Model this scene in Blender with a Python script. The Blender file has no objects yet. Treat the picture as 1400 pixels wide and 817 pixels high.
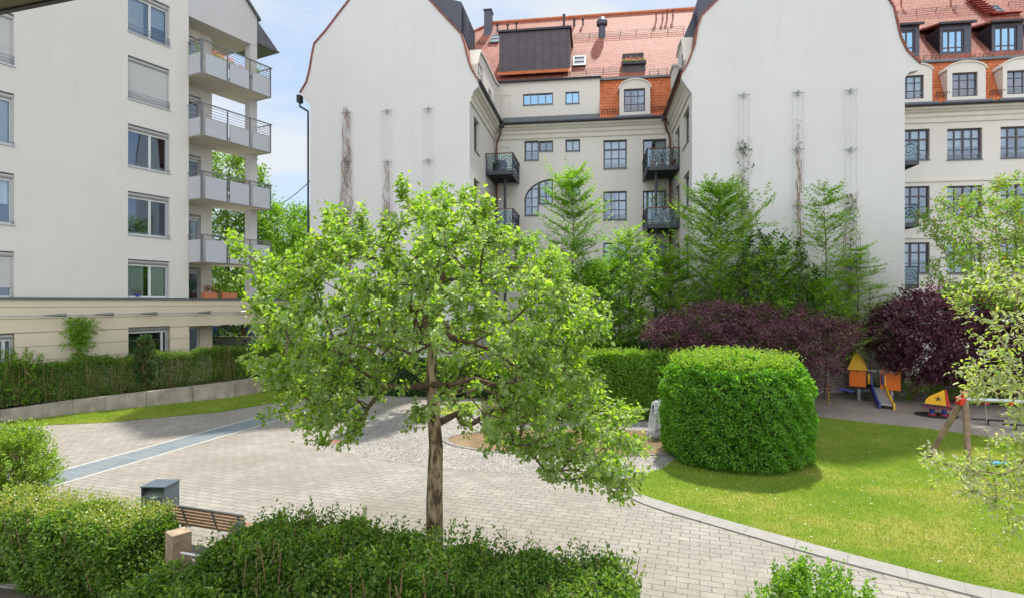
import bpy, bmesh, math, random
import numpy as np
random.seed(7); rng = np.random.default_rng(7)
sc = bpy.context.scene; COL = sc.collection
F, CX, CY, H = 790.0, 700.0, 412.0, 4.4
R = math.radians

# ------------------------------------------------------------------ tagging / building helpers
def tag(o, label=None, cat=None, group=None, kind=None):
    if label: o['label'] = label
    if cat: o['category'] = cat
    if group: o['group'] = group
    if kind: o['kind'] = kind
    return o
def empty(name, label, cat, loc=(0,0,0), rz=0, group=None):
    o = bpy.data.objects.new(name, None); COL.objects.link(o)
    o.location = loc; o.rotation_euler = (0,0,rz); o.empty_display_size = .2
    return tag(o, label, cat, group)
def link(name, me, mat, parent=None, smooth=False):
    o = bpy.data.objects.new(name, me); COL.objects.link(o)
    if mat is not None: me.materials.append(mat)
    if parent is not None: o.parent = parent
    if smooth: me.polygons.foreach_set('use_smooth', [True]*len(me.polygons))
    return o
def copy_tree(o, parent=None):
    c = o.copy(); COL.objects.link(c); c.parent = parent
    for ch in list(o.children): copy_tree(ch, c)
    return c
IDF = lambda a, b, d: (a, d, b)
class MB:
    def __init__(s): s.v = []; s.f = []
    def add(s, vs, fs):
        n = len(s.v); s.v += [tuple(p) for p in vs]; s.f += [tuple(i+n for i in f) for f in fs]; return s
    def box(s, x0,x1,y0,y1,z0,z1):
        return s.add([(x,y,z) for z in (z0,z1) for y in (y0,y1) for x in (x0,x1)],
                     [(0,2,3,1),(4,5,7,6),(0,1,5,4),(2,6,7,3),(0,4,6,2),(1,3,7,5)])
    def mbox(s, f, a0,a1,b0,b1,d0,d1):
        return s.add([f(a,b,d) for d in (d0,d1) for b in (b0,b1) for a in (a0,a1)],
                     [(0,2,3,1),(4,5,7,6),(0,1,5,4),(2,6,7,3),(0,4,6,2),(1,3,7,5)])
    def cbox(s, c, size, rz=0, tilt=0):
        sx,sy,sz = [q/2 for q in size]; ca,sa = math.cos(rz), math.sin(rz); ct,st = math.cos(tilt), math.sin(tilt)
        vs = []
        for z in (-sz,sz):
            for y in (-sy,sy):
                for x in (-sx,sx):
                    y2, z2 = y*ct - z*st, y*st + z*ct
                    vs.append((c[0]+x*ca-y2*sa, c[1]+x*sa+y2*ca, c[2]+z2))
        return s.add(vs, [(0,2,3,1),(4,5,7,6),(0,1,5,4),(2,6,7,3),(0,4,6,2),(1,3,7,5)])
    def quad(s, *p): return s.add(p, [tuple(range(len(p)))])
    def tube(s, pts, r, n=8, cap=True):
        pts = [np.array(p, float) for p in pts]; rs = r if hasattr(r,'__len__') else [r]*len(pts)
        rings = []
        for i, p in enumerate(pts):
            d = (pts[min(i+1,len(pts)-1)] - pts[max(i-1,0)]); d /= (np.linalg.norm(d)+1e-9)
            a = np.cross(d, (0,0,1)) if abs(d[2]) < .95 else np.cross(d, (1,0,0)); a /= np.linalg.norm(a); b = np.cross(d, a)
            rings.append([tuple(p + rs[i]*(a*math.cos(t)+b*math.sin(t))) for t in [2*math.pi*k/n for k in range(n)]])
        vs = [q for ring in rings for q in ring]; fs = []
        for i in range(len(pts)-1):
            for k in range(n): fs.append((i*n+k, i*n+(k+1)%n, (i+1)*n+(k+1)%n, (i+1)*n+k))
        if cap: fs += [tuple(range(n-1,-1,-1)), tuple(range((len(pts)-1)*n, len(pts)*n))]
        return s.add(vs, fs)
    def prism(s, poly, f, d0, d1):           # poly of (a,b) extruded in depth with map f
        n = len(poly)
        vs = [f(a,b,d0) for a,b in poly] + [f(a,b,d1) for a,b in poly]
        return s.add(vs, [tuple(range(n)), tuple(range(2*n-1,n-1,-1))] + [(i,(i+1)%n,n+(i+1)%n,n+i) for i in range(n)])
    def build(s, name, mat, parent=None, smooth=False, bevel=0):
        me = bpy.data.meshes.new(name); me.from_pydata(s.v, [], s.f)
        bm = bmesh.new(); bm.from_mesh(me)
        if bevel:
            bmesh.ops.bevel(bm, geom=[e for e in bm.edges], offset=bevel, segments=2, affect='EDGES', profile=.5)
        bmesh.ops.recalc_face_normals(bm, faces=bm.faces); bm.to_mesh(me); bm.free()
        return link(name, me, mat, parent, smooth)
def npmesh(name, V, FQ, mat, parent=None, smooth=False):
    """V (n,3); FQ (m,k) faces all of the same size"""
    me = bpy.data.meshes.new(name); V = np.asarray(V, np.float32); FQ = np.asarray(FQ, np.int32); m, k = FQ.shape
    me.vertices.add(len(V)); me.vertices.foreach_set('co', V.ravel())
    me.loops.add(m*k); me.loops.foreach_set('vertex_index', FQ.ravel())
    me.polygons.add(m); me.polygons.foreach_set('loop_start', np.arange(0, m*k, k, dtype=np.int32))
    me.update(calc_edges=True); me.validate()
    return link(name, me, mat, parent, smooth)

# ------------------------------------------------------------------ pixels -> places
def G(px, py, z=0.0):
    Y = (H-z)*F/(py-CY); return ((px-CX)/F*Y, Y)
def AT(px, py, Y): return ((px-CX)/F*Y, Y, H-(py-CY)/F*Y)
class Frame:
    def __init__(s, px, Y0, ang):             # ang: world angle of local x axis
        s.X0, s.Y0, s.ang = (px-CX)/F*Y0, Y0, ang; s.c, s.s = math.cos(ang), math.sin(ang)
        s.o = s.loc(0, 0)
    def loc(s, X, Y):
        x, y = X-s.X0, Y-s.Y0; return (x*s.c + y*s.s, -x*s.s + y*s.c)
    def ray(s, px, py):
        k, m = (px-CX)/F, -(py-CY)/F; return (k*s.c + s.s, -k*s.s + s.c, m)
    def pv(s, px, py, v):
        d = s.ray(px,py); t = (v-s.o[1])/d[1]; return (s.o[0]+t*d[0], H+t*d[2])
    def pu(s, px, py, u):
        d = s.ray(px,py); t = (u-s.o[0])/d[0]; return (s.o[1]+t*d[1], H+t*d[2])
    def ps(s, px, py, v0, z0, m):
        d = s.ray(px,py); t = (z0 + m*(s.o[1]-v0) - H)/(d[2]-m*d[1]); return (s.o[0]+t*d[0], s.o[1]+t*d[1], H+t*d[2])
    def world(s, u, v): return (s.X0+u*s.c-v*s.s, s.Y0+u*s.s+v*s.c)

# ------------------------------------------------------------------ materials
class NT:
    def __init__(s, name):
        s.m = bpy.data.materials.new(name); s.m.use_nodes = True; s.t = s.m.node_tree; s.t.nodes.clear()
        s.out = s.t.nodes.new('ShaderNodeOutputMaterial')
    def n(s, typ, props=None, **ins):
        nd = s.t.nodes.new('ShaderNode'+typ)
        for k, v in (props or {}).items(): setattr(nd, k, v)
        for k, v in ins.items():
            sk = nd.inputs[int(k[1:])] if k[0] == '_' else nd.inputs[k.replace('__',' ')]
            if isinstance(v, bpy.types.NodeSocket): s.t.links.new(v, sk)
            else: sk.default_value = v
        return nd
    def ramp(s, fac, stops):
        nd = s.t.nodes.new('ShaderNodeValToRGB'); e = nd.color_ramp.elements
        while len(e) < len(stops): e.new(.5)
        for q, (p, c) in zip(e, stops): q.position = p; q.color = (*c, 1) if len(c) == 3 else c
        if fac is not None: s.t.links.new(fac, nd.inputs[0])
        return nd.outputs[0]
    def mix(s, fac, a, b, mode='MIX'):
        nd = s.n('MixRGB', {'blend_type': mode}, Fac=fac, Color1=a, Color2=b); return nd.outputs[0]
    def math(s, op, a, b=0.0):
        return s.n('Math', {'operation': op}, _0=a, _1=b).outputs[0]
    def end(s, sh): s.t.links.new(sh, s.out.inputs['Surface']); return s.m
def c4(c, k=1.0): return (min(c[0]*k,1), min(c[1]*k,1), min(c[2]*k,1), 1)
def basic(name, col, rough=.6, var=.12, scale=3.0, bump=0.0, bscale=60.0, metal=0.0, spec=.5, stain=0.0):
    t = NT(name); tc = t.n('TexCoord').outputs['Object']
    n1 = t.n('TexNoise', Vector=tc, Scale=scale, Detail=6.0, Roughness=.6).outputs['Fac']
    col_ = t.ramp(n1, [(.3, c4(col,1-var)), (.7, c4(col,1+var))])
    if stain:
        mp = t.n('Mapping', Vector=tc, Scale=(2.2,2.2,.22)).outputs[0]
        n3 = t.n('TexNoise', Vector=mp, Scale=1.6, Detail=8.0, Roughness=.7).outputs['Fac']
        f = t.ramp(n3, [(.5,(0,0,0)), (.75,(stain,)*3)])
        col_ = t.mix(f, col_, c4(col,.55))
    p = t.n('BsdfPrincipled', _0=col_); p.inputs['Roughness'].default_value = rough
    p.inputs['Metallic'].default_value = metal; p.inputs['Specular IOR Level'].default_value = spec
    if bump:
        n2 = t.n('TexNoise', Vector=tc, Scale=bscale, Detail=5.0).outputs['Fac']
        b = t.n('Bump', Strength=bump, Distance=.01, Height=n2).outputs[0]; t.t.links.new(b, p.inputs['Normal'])
    return t.end(p.outputs[0])
def leafmat(name, cols, trans=.4, under=None, gloss=.06, tcol=None):
    t = NT(name); g = t.n('NewGeometry')
    n = len(cols); c = t.ramp(g.outputs['Random Per Island'], [(i/(n-1), q) for i, q in enumerate(cols)])
    if under: c = t.mix(g.outputs['Backfacing'], c, c4(under))
    d = t.n('BsdfDiffuse', Color=c).outputs[0]
    tr = t.mix(1.0, c, c4(tcol or (1.0,1.0,.45)), 'MULTIPLY')
    tr = t.n('BsdfTranslucent', Color=t.mix(1.0, tr, (2.4,2.4,2.4,1), 'MULTIPLY')).outputs[0]
    m = t.n('MixShader', _0=trans, _1=d, _2=tr).outputs[0]
    gl = t.n('BsdfGlossy', Color=(.9,.95,.9,1), Roughness=.45).outputs[0]
    m = t.n('MixShader', _0=gloss*.55, _1=m, _2=gl).outputs[0]
    return t.end(m)
def wallmat(name, col, brick=.0, stain=.12):
    t = NT(name); tc = t.n('TexCoord').outputs['Object']
    n1 = t.n('TexNoise', Vector=tc, Scale=.35, Detail=8.0, Roughness=.65).outputs['Fac']
    c = t.ramp(n1, [(.3, c4(col,.955)), (.7, c4(col,1.03))])
    mp = t.n('Mapping', Vector=tc, Scale=(1.6,1.6,.12)).outputs[0]
    n3 = t.n('TexNoise', Vector=mp, Scale=1.1, Detail=9.0, Roughness=.7).outputs['Fac']
    c = t.mix(t.ramp(n3, [(.52,(0,0,0)), (.78,(stain,)*3)]), c, c4((.30,.30,.29)))
    p = t.n('BsdfPrincipled', _0=c, Roughness=.9); p.inputs['Specular IOR Level'].default_value = .2
    n2 = t.n('TexNoise', Vector=tc, Scale=45.0, Detail=4.0).outputs['Fac']; h = n2
    if brick:
        sx = t.n('SeparateXYZ', Vector=tc); cb = t.n('CombineXYZ', X=sx.outputs[0], Y=sx.outputs[2])
        bt = t.n('TexBrick', Vector=cb.outputs[0], Scale=1.0, Color1=(1,1,1,1), Color2=(.9,.9,.9,1), Mortar=(0,0,0,1))
        bt.inputs['Brick Width'].default_value = .5; bt.inputs['Row Height'].default_value = .25; bt.inputs['Mortar Size'].default_value = .012
        nb = t.n('TexNoise', Vector=t.n('Mapping', Vector=tc, Scale=(.6,.6,7.0)).outputs[0], Scale=1.5, Detail=5.0).outputs['Fac']
        h = t.math('ADD', t.math('MULTIPLY', bt.outputs[0], brick), t.math('ADD', t.math('MULTIPLY', n2, .3), t.math('MULTIPLY', nb, .8)))
    b = t.n('Bump', Strength=.4, Distance=.012, Height=h).outputs[0]; t.t.links.new(b, p.inputs['Normal'])
    return t.end(p.outputs[0])
def tilemat(name, c1, c2, axis='x', w=.2, h=.2, mortar=.014, moss=.25):
    t = NT(name); tc = t.n('TexCoord').outputs['Object']; sx = t.n('SeparateXYZ', Vector=tc)
    cb = t.n('CombineXYZ', X=sx.outputs[0 if axis=='x' else 1], Y=t.math('MULTIPLY', sx.outputs[2], 1.25))
    bt = t.n('TexBrick', Vector=cb.outputs[0], Scale=1.0, Color1=c4(c1), Color2=c4(c2), Mortar=c4(c1,.28))
    bt.inputs['Brick Width'].default_value = w; bt.inputs['Row Height'].default_value = h
    bt.inputs['Mortar Size'].default_value = mortar; bt.inputs['Mortar Smooth'].default_value = .4
    n1 = t.n('TexNoise', Vector=tc, Scale=.5, Detail=9.0, Roughness=.7).outputs['Fac']
    c = t.mix(t.ramp(n1, [(.45,(0,0,0)), (.72,(moss,)*3)]), bt.outputs[0], (.16,.12,.10,1))
    n2 = t.n('TexNoise', Vector=tc, Scale=7.0, Detail=3.0).outputs['Fac']
    c = t.mix(t.ramp(n2, [(.35,(.35,)*3), (.6,(0,)*3)]), c, c4(c2,1.35))
    fr = t.math('FRACT', t.math('DIVIDE', t.math('MULTIPLY', sx.outputs[2], 1.25), h))
    hh = t.math('ADD', t.math('MULTIPLY', fr, -.7), t.math('MULTIPLY', bt.outputs['Fac'], -.6))
    p = t.n('BsdfPrincipled', _0=c, Roughness=.75)
    b = t.n('Bump', Strength=.8, Distance=.03, Height=hh).outputs[0]; t.t.links.new(b, p.inputs['Normal'])
    return t.end(p.outputs[0])
def glassmat(name, refl=.3, tint=(.75,.85,.9), gcol=(.62,.76,.95)):
    t = NT(name)
    lw = t.n('LayerWeight', Blend=.35).outputs['Fresnel']
    f = t.math('MINIMUM', t.math('ADD', lw, refl), 1.0)
    tc = t.n('TexCoord').outputs['Object']; nz = t.n('TexNoise', Vector=tc, Scale=.9, Detail=1.0).outputs['Fac']
    bp = t.n('Bump', Strength=.03, Distance=.05, Height=nz).outputs[0]
    g = t.n('BsdfGlossy', Color=c4(gcol), Roughness=.015, Normal=bp).outputs[0]
    tr = t.n('BsdfTransparent', Color=c4(tint)).outputs[0]
    return t.end(t.n('MixShader', _0=f, _1=tr, _2=g).outputs[0])
def seam_metal(name, col, axis=0, w=.5, rough=.45):
    t = NT(name); tc = t.n('TexCoord').outputs['Object']; sx = t.n('SeparateXYZ', Vector=tc)
    fr = t.math('FRACT', t.math('DIVIDE', sx.outputs[axis], w))
    l = t.math('LESS_THAN', t.math('ABSOLUTE', t.math('SUBTRACT', fr, .5)), .04)
    n1 = t.n('TexNoise', Vector=tc, Scale=2.0, Detail=5.0).outputs['Fac']
    c = t.ramp(n1, [(.3, c4(col,.85)), (.7, c4(col,1.15))])
    c = t.mix(t.math('MULTIPLY', l, .5), c, c4(col,.35))
    p = t.n('BsdfPrincipled', _0=c, Roughness=rough, Metallic=.35)
    b = t.n('Bump', Strength=.6, Distance=.02, Height=l).outputs[0]; t.t.links.new(b, p.inputs['Normal'])
    return t.end(p.outputs[0])

M = {}
M['gable'] = wallmat('white_gable_plaster', (.62,.615,.62), brick=.22, stain=.13)
M['facade'] = wallmat('cream_facade_plaster', (.68,.655,.615))
M['trim'] = basic('cornice_plaster', (.66,.63,.56), .85, .05, 2, .15)
M['beige'] = wallmat('beige_render', (.66,.64,.61), stain=.1)
M['white_render'] = wallmat('loggia_white_render', (.55,.55,.56), stain=.06)
M['yellow'] = wallmat('cream_rusticated_render', (.66,.585,.45), stain=.05)
M['tile'] = tilemat('roof_tiles_pink_red', (.25,.065,.04), (.36,.125,.085), 'x', .27, .25, .02, .35)
M['tile_y'] = tilemat('wing_roof_tiles', (.20,.055,.04), (.27,.09,.06), 'y')
M['mansard'] = tilemat('mansard_orange_tiles', (.46,.115,.035), (.56,.17,.06), 'x', .22, .26, .016, .12)
M['dark_metal'] = seam_metal('dark_standing_seam', (.075,.065,.075), 0, .55)
M['dark_metal_y'] = seam_metal('dark_standing_seam_side', (.07,.075,.10), 1, .5)
M['flash'] = basic('grey_zinc_flashing', (.13,.15,.17), .45, .15, 3, metal=.4)
M['gutter'] = basic('dark_gutter_metal', (.035,.035,.045), .4, .2, 5, metal=.3)
M['copper'] = basic('copper_brown_pipe', (.16,.07,.05), .5, .2, 5, metal=.3)
M['iron'] = basic('anthracite_iron', (.045,.055,.07), .5, .15, 8)
M['winframe'] = basic('taupe_window_frame', (.13,.115,.11), .5, .1, 8)
M['dwin'] = basic('dark_window_frame', (.07,.06,.07), .5, .1, 8)
M['white_frame'] = basic('white_window_frame', (.62,.63,.64), .4, .04, 8)
M['shutter'] = basic('grey_roller_shutter', (.52,.53,.53), .5, .03, 8)
M['alu'] = basic('brushed_aluminium', (.50,.51,.53), .35, .05, 6, metal=.5)
M['rail'] = basic('grey_metal_rail', (.22,.23,.25), .35, .08, 6, metal=.5)
M['panel'] = basic('frosted_panel', (.46,.48,.52), .25, .03, 3)
M['concrete'] = basic('concrete', (.33,.295,.245), .85, .25, 2.5, .5, 40, stain=.85)
M['soffit'] = basic('soffit_paint', (.55,.52,.46), .85, .04, 2)
M['glass'] = glassmat('window_glass', .17)
M['glass2'] = glassmat('roof_window_glass', .5, gcol=(.38,.64,.92))
M['bglass'] = glassmat('balustrade_glass', .03, (.62,.76,.74))
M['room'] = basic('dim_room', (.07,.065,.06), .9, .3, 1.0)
M['curtain'] = basic('white_curtain', (.72,.71,.68), .9, .08, 14)
M['terracotta'] = basic('terracotta', (.52,.19,.09), .8, .1, 6)
M['bark'] = basic('tree_bark', (.15,.105,.075), .9, .45, 9, .9, 25)
M['apple_bark'] = None
M['orange'] = basic('orange_play_panel', (.80,.17,.01), .4, .04, 3)
M['yel'] = basic('yellow_play_panel', (.85,.47,.02), .4, .04, 3)
M['blue'] = basic('blue_play_plastic', (.03,.06,.30), .4, .05, 3)
M['skyblue'] = basic('light_blue_rubber', (.03,.30,.50), .5, .05, 3)
M['red'] = basic('red_play_paint', (.60,.03,.02), .4, .05, 3)
M['steel'] = basic('galvanised_steel', (.42,.45,.48), .35, .1, 6, metal=.7)
M['chute'] = basic('stainless_slide', (.66,.67,.70), .3, .05, 3, metal=.6)
M['wood'] = basic('weathered_timber', (.24,.17,.11), .8, .35, 6, .5, 40, stain=.5)
M['black'] = basic('black_rubber', (.02,.02,.022), .7, .1, 6)
M['soil'] = basic('planting_soil', (.06,.045,.032), .95, .4, 4, .9, 30)
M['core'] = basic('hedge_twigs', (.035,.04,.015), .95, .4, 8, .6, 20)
M['limb'] = basic('dark_limb_bark', (.115,.075,.05), .9, .4, 12, .8, 30)
M['twig'] = basic('reddish_twigs', (.28,.15,.095), .85, .3, 10)
M['vine'] = basic('dry_vine', (.27,.165,.12), .9, .3, 10)
t = NT('apple_tree_bark'); tc = t.n('TexCoord').outputs['Object']
mp = t.n('Mapping', Vector=tc, Scale=(9,9,2.6)).outputs[0]; n1 = t.n('TexNoise', Vector=mp, Scale=1.0, Detail=6.0, Roughness=.65).outputs['Fac']
c = t.ramp(n1, [(.42,(.42,.33,.21)), (.50,(.28,.20,.12)), (.56,(.09,.058,.036))])
p = t.n('BsdfPrincipled', _0=c, Roughness=.9); b = t.n('Bump', Strength=1.0, Distance=.03, Height=t.math('SUBTRACT', 1.0, n1)).outputs[0]
t.t.links.new(b, p.inputs['Normal']); M['apple_bark'] = t.end(p.outputs[0])

M['l_apple'] = leafmat('apple_leaves', [(.075,.165,.014),(.13,.245,.02),(.20,.33,.028),(.32,.42,.08)], .48, under=(.22,.30,.12), gloss=.07)
M['l_apple2'] = leafmat('apple_leaves_right', [(.13,.22,.03),(.20,.31,.05),(.28,.38,.09),(.40,.46,.19)], .4, under=(.34,.36,.24), gloss=.07)
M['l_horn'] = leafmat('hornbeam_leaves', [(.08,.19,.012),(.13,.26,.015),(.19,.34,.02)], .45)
M['l_hedge'] = leafmat('hornbeam_hedge_leaves', [(.045,.15,.008),(.075,.22,.010),(.12,.30,.014),(.20,.38,.02)], .45)
M['l_horn2'] = leafmat('young_hornbeam_leaves', [(.09,.19,.012),(.15,.28,.018),(.22,.37,.03)], .5)
M['l_dark'] = leafmat('dark_green_leaves', [(.02,.06,.012),(.035,.09,.018),(.055,.12,.022)], .3)
M['l_privet'] = leafmat('privet_leaves', [(.035,.09,.012),(.07,.155,.018),(.12,.22,.025),(.21,.30,.05)], .4, gloss=.05)
M['l_privet_light'] = leafmat('privet_light_leaves', [(.10,.19,.02),(.18,.27,.03),(.28,.34,.05),(.36,.27,.08)], .38, gloss=.1)
M['l_purple'] = leafmat('copper_beech_leaves', [(.05,.017,.034),(.085,.032,.055),(.14,.055,.085),(.24,.12,.155)], .22, gloss=.04, tcol=(1,.5,.7))
M['l_bright'] = leafmat('bright_leaves', [(.12,.22,.02),(.18,.29,.03),(.26,.36,.06)], .42)
M['l_white'] = leafmat('variegated_leaves', [(.16,.26,.05),(.26,.36,.10),(.45,.50,.28)], .4)
M['l_bg'] = leafmat('background_tree_leaves', [(.07,.16,.015),(.12,.22,.02),(.17,.29,.03)], .45)
M['l_chest'] = leafmat('chestnut_leaves', [(.08,.18,.02),(.12,.24,.03),(.17,.30,.03),(.17,.30,.03),(.20,.33,.04),(.30,.13,.05)], .4)
M['l_red'] = leafmat('reddish_vine_leaves', [(.18,.05,.03),(.25,.09,.05),(.12,.10,.03)], .3)
M['l_pink'] = leafmat('pink_petals', [(.55,.15,.25),(.7,.3,.4),(.6,.1,.12)], .3)
M['l_grass'] = leafmat('grass_blades', [(.11,.205,.015),(.17,.265,.02),(.24,.31,.035),(.34,.33,.09)], .35)

# ------------------------------------------------------------------ foliage generators
def norm(a): return a/(np.linalg.norm(a, axis=-1, keepdims=True)+1e-9)
def rnd(n): return norm(rng.normal(size=(n,3)))
def leaves(name, P, A, N, L, W, mat, parent=None, two=True, fold=.22, label=None):
    n = len(P); A = norm(A); B = norm(np.cross(N, A)); N = np.cross(A, B)
    L = np.broadcast_to(np.asarray(L, float).reshape(-1,1), (n,1)); W = np.broadcast_to(np.asarray(W, float).reshape(-1,1), (n,1))
    if two:
        V = np.stack([P, P+A*L*.30+B*W*.48+N*W*fold, P+A*L*.70+B*W*.40+N*W*fold*.8, P+A*L-N*L*.10,
                      P+A*L*.70-B*W*.40+N*W*fold*.8, P+A*L*.30-B*W*.48+N*W*fold], 1).reshape(-1,3)
        b = np.arange(n)[:,None]*6
        FQ = np.concatenate([b+np.array([0,1,2,3]), b+np.array([0,3,4,5])], 1).reshape(-1,4)
    else:
        V = np.stack([P, P+A*L*.45+B*W*.5, P+A*L-N*L*.08, P+A*L*.45-B*W*.5], 1).reshape(-1,3)
        FQ = np.arange(n*4).reshape(-1,4)
    return npmesh(name, V, FQ, mat, parent)
def tubes(name, P0, P1, R0, R1, mat, parent=None, n=5):
    P0, P1 = np.asarray(P0,float), np.asarray(P1,float); m = len(P0); D = norm(P1-P0)
    ref = np.where(np.abs(D[:,2:3]) < .9, np.array([[0,0,1.]]), np.array([[1.,0,0]])); A = norm(np.cross(D, ref)); B = np.cross(D, A)
    th = np.arange(n)*2*np.pi/n; c, s = np.cos(th), np.sin(th)
    off = A[:,None]*c[None,:,None] + B[:,None]*s[None,:,None]
    V = np.concatenate([P0[:,None]+off*np.asarray(R0).reshape(-1,1,1), P1[:,None]+off*np.asarray(R1).reshape(-1,1,1)], 1).reshape(-1,3)
    k = np.arange(n); q = np.stack([k, (k+1)%n, n+(k+1)%n, n+k], 1)
    FQ = (np.arange(m)[:,None,None]*2*n + q[None]).reshape(-1,4)
    return npmesh(name, V, FQ, mat, parent, smooth=True)
def skeleton(trunk, tips, step=.3, sag=0.0, jit=.03, up_pen=.6):
    N = [np.array(p, float) for p in trunk]; par = [-1]+list(range(len(trunk)-1)); w = [0.0]*len(N)
    tips = np.asarray(tips); ax = np.array(trunk[-1]); base = np.array(trunk[max(0,len(trunk)//2)])
    order = np.argsort(np.linalg.norm(tips-(base+ax)/2, axis=1))
    start = max(1, int(len(trunk)*.45)); term = []
    for ti in order:
        t = tips[ti]; arr = np.array(N[start:]); d = np.linalg.norm(arr-t, axis=1)
        cost = d + up_pen*np.maximum(0, arr[:,2]-t[2]); i = int(np.argmin(cost)) + start
        dd = np.linalg.norm(N[i]-t)
        if dd < 1e-3: continue
        pd = N[i]-N[par[i]] if par[i] >= 0 else np.array([0,0,1.]); pd = pd/(np.linalg.norm(pd)+1e-9)
        ctl = N[i] + pd*dd*.3 + (t-N[i])*.25 + np.array([0,0,sag*dd])
        ns = max(1, int(dd/step)); prev = i
        for k in range(1, ns+1):
            s_ = k/ns; q = (1-s_)**2*N[i] + 2*s_*(1-s_)*ctl + s_*s_*t
            if k < ns: q = q + rng.normal(size=3)*jit
            N.append(q); par.append(prev); w.append(0.0); prev = len(N)-1
        w[prev] += 1; term.append(prev)
    w = np.array(w)
    for i in range(len(N)-1, 0, -1): w[par[i]] += w[i]
    return np.array(N), np.array(par), w, term
def wood(name, S, rt, mat, parent, trunk_r=None, ntrunk=0, p=.5, n=6, limb=None):
    N, par, w, _ = S; r = rt*np.maximum(w, 1)**p
    if trunk_r is not None:
        for i in range(ntrunk):
            a = i/max(1,ntrunk-1); r[i] = max(trunk_r[0]*(1-a)+trunk_r[1]*a, 0)
    i = np.arange(1, len(N))
    rp = np.minimum(r[par[i]], r[i]*1.6); rp = np.where(i < ntrunk, r[par[i]], rp)
    if limb:
        j = i[i >= ntrunk]; k = i[i < ntrunk]; a_, b_ = rp[i >= ntrunk], rp[i < ntrunk]
        tubes('branches', N[par[j]], N[j]+(N[j]-N[par[j]])*.06, a_, r[j], limb, parent, 6); i, rp = k, b_
    return tubes(name, N[par[i]], N[i]+(N[i]-N[par[i]])*.06, rp, r[i], mat, parent, n)
def shoots(pos, dr, k, slen, L, W, mat, parent, name='crown', droop=.15, spread=.85, flat=.6, two=True, lr=(.65,1.1), jit=.02):
    S = len(pos); dr = norm(dr)
    t = (np.arange(k)+.5)/k; ph = np.arange(k)*2.399
    ref = rnd(S); a = norm(np.cross(dr, ref)); b = np.cross(dr, a)
    sl = slen*rng.uniform(.5,1.2,(S,1,1))
    P = pos[:,None] + dr[:,None]*t[None,:,None]*sl + rng.normal(size=(S,k,3))*jit
    rad = a[:,None]*np.cos(ph)[None,:,None] + b[:,None]*np.sin(ph)[None,:,None]
    A = dr[:,None]*(.25+.5*t[None,:,None]) + rad*spread + rng.normal(size=(S,k,3))*.25 + np.array([0,0,-droop])
    Nn = np.array([0,0,flat]) + rng.normal(size=(S,k,3))*.45 + dr[:,None]*.25
    P, A, Nn = P.reshape(-1,3), A.reshape(-1,3), Nn.reshape(-1,3); sc_ = rng.uniform(*lr, len(P))
    return leaves(name, P, A, norm(Nn), L*sc_, W*sc_, mat, parent, two)
def in_poly(x, y, poly):
    ins = np.zeros(len(x), bool); n = len(poly)
    for i in range(n):
        x1,y1 = poly[i]; x2,y2 = poly[(i+1)%n]
        if y1 == y2: continue
        c = ((y1 > y) != (y2 > y)) & (x < (x2-x1)*(y-y1)/(y2-y1)+x1); ins ^= c
    return ins
def sample_poly(poly, n):
    xs = [p[0] for p in poly]; ys = [p[1] for p in poly]; ox = []; oy = []; c = 0
    while c < n:
        x = rng.uniform(min(xs), max(xs), n*2); y = rng.uniform(min(ys), max(ys), n*2)
        m = in_poly(x, y, poly); ox.append(x[m]); oy.append(y[m]); c += m.sum()
    return np.concatenate(ox)[:n], np.concatenate(oy)[:n]
def edge_dist(x, y, poly):
    d = np.full(len(x), 1e9); n = len(poly)
    for i in range(n):
        a = np.array(poly[i], float); b = np.array(poly[(i+1)%n], float); ab = b-a
        t = np.clip(((x-a[0])*ab[0]+(y-a[1])*ab[1])/(ab@ab+1e-9), 0, 1)
        d = np.minimum(d, np.hypot(x-a[0]-t*ab[0], y-a[1]-t*ab[1]))
    return d
def crown_points(poly_px, Yc, hd, n, shell=.6):
    """points through a crown volume whose front outline is poly (metres at the tree's own distance), with real depth"""
    x, y = sample_poly(poly_px, n); e = edge_dist(x, y, poly_px)*Yc/F
    half = hd*np.sqrt(np.clip(1-(1-np.clip(e/hd,0,1))**2, .02, 1))
    s = rng.uniform(-1, 1, n); s = np.sign(s)*np.abs(s)**shell
    Y = Yc + s*half
    X = (x-CX)/F*Yc; Z = H-(y-CY)/F*Yc       # outline kept in metres at the tree's distance
    return np.stack([X, Y, Z], 1)
def polygon(name, pts, z, mat, kind='structure', thick=0.0, px=True):
    P = [G(*p) if px else p for p in pts]; mb = MB()
    bm = bmesh.new(); vs = [bm.verts.new((x,y,z)) for x,y in P]; f = bm.faces.new(vs)
    if thick:
        r = bmesh.ops.extrude_face_region(bm, geom=[f]); 
        for v in [g for g in r['geom'] if isinstance(g, bmesh.types.BMVert)]: v.co.z -= thick
    bmesh.ops.triangulate(bm, faces=bm.faces); bmesh.ops.recalc_face_normals(bm, faces=bm.faces)
    if not thick:
        for q in bm.faces:
            if q.normal.z < 0: q.normal_flip()
    me = bpy.data.meshes.new(name); bm.to_mesh(me); bm.free(); o = link(name, me, mat)
    return tag(o, kind=kind) if kind else o
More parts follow.
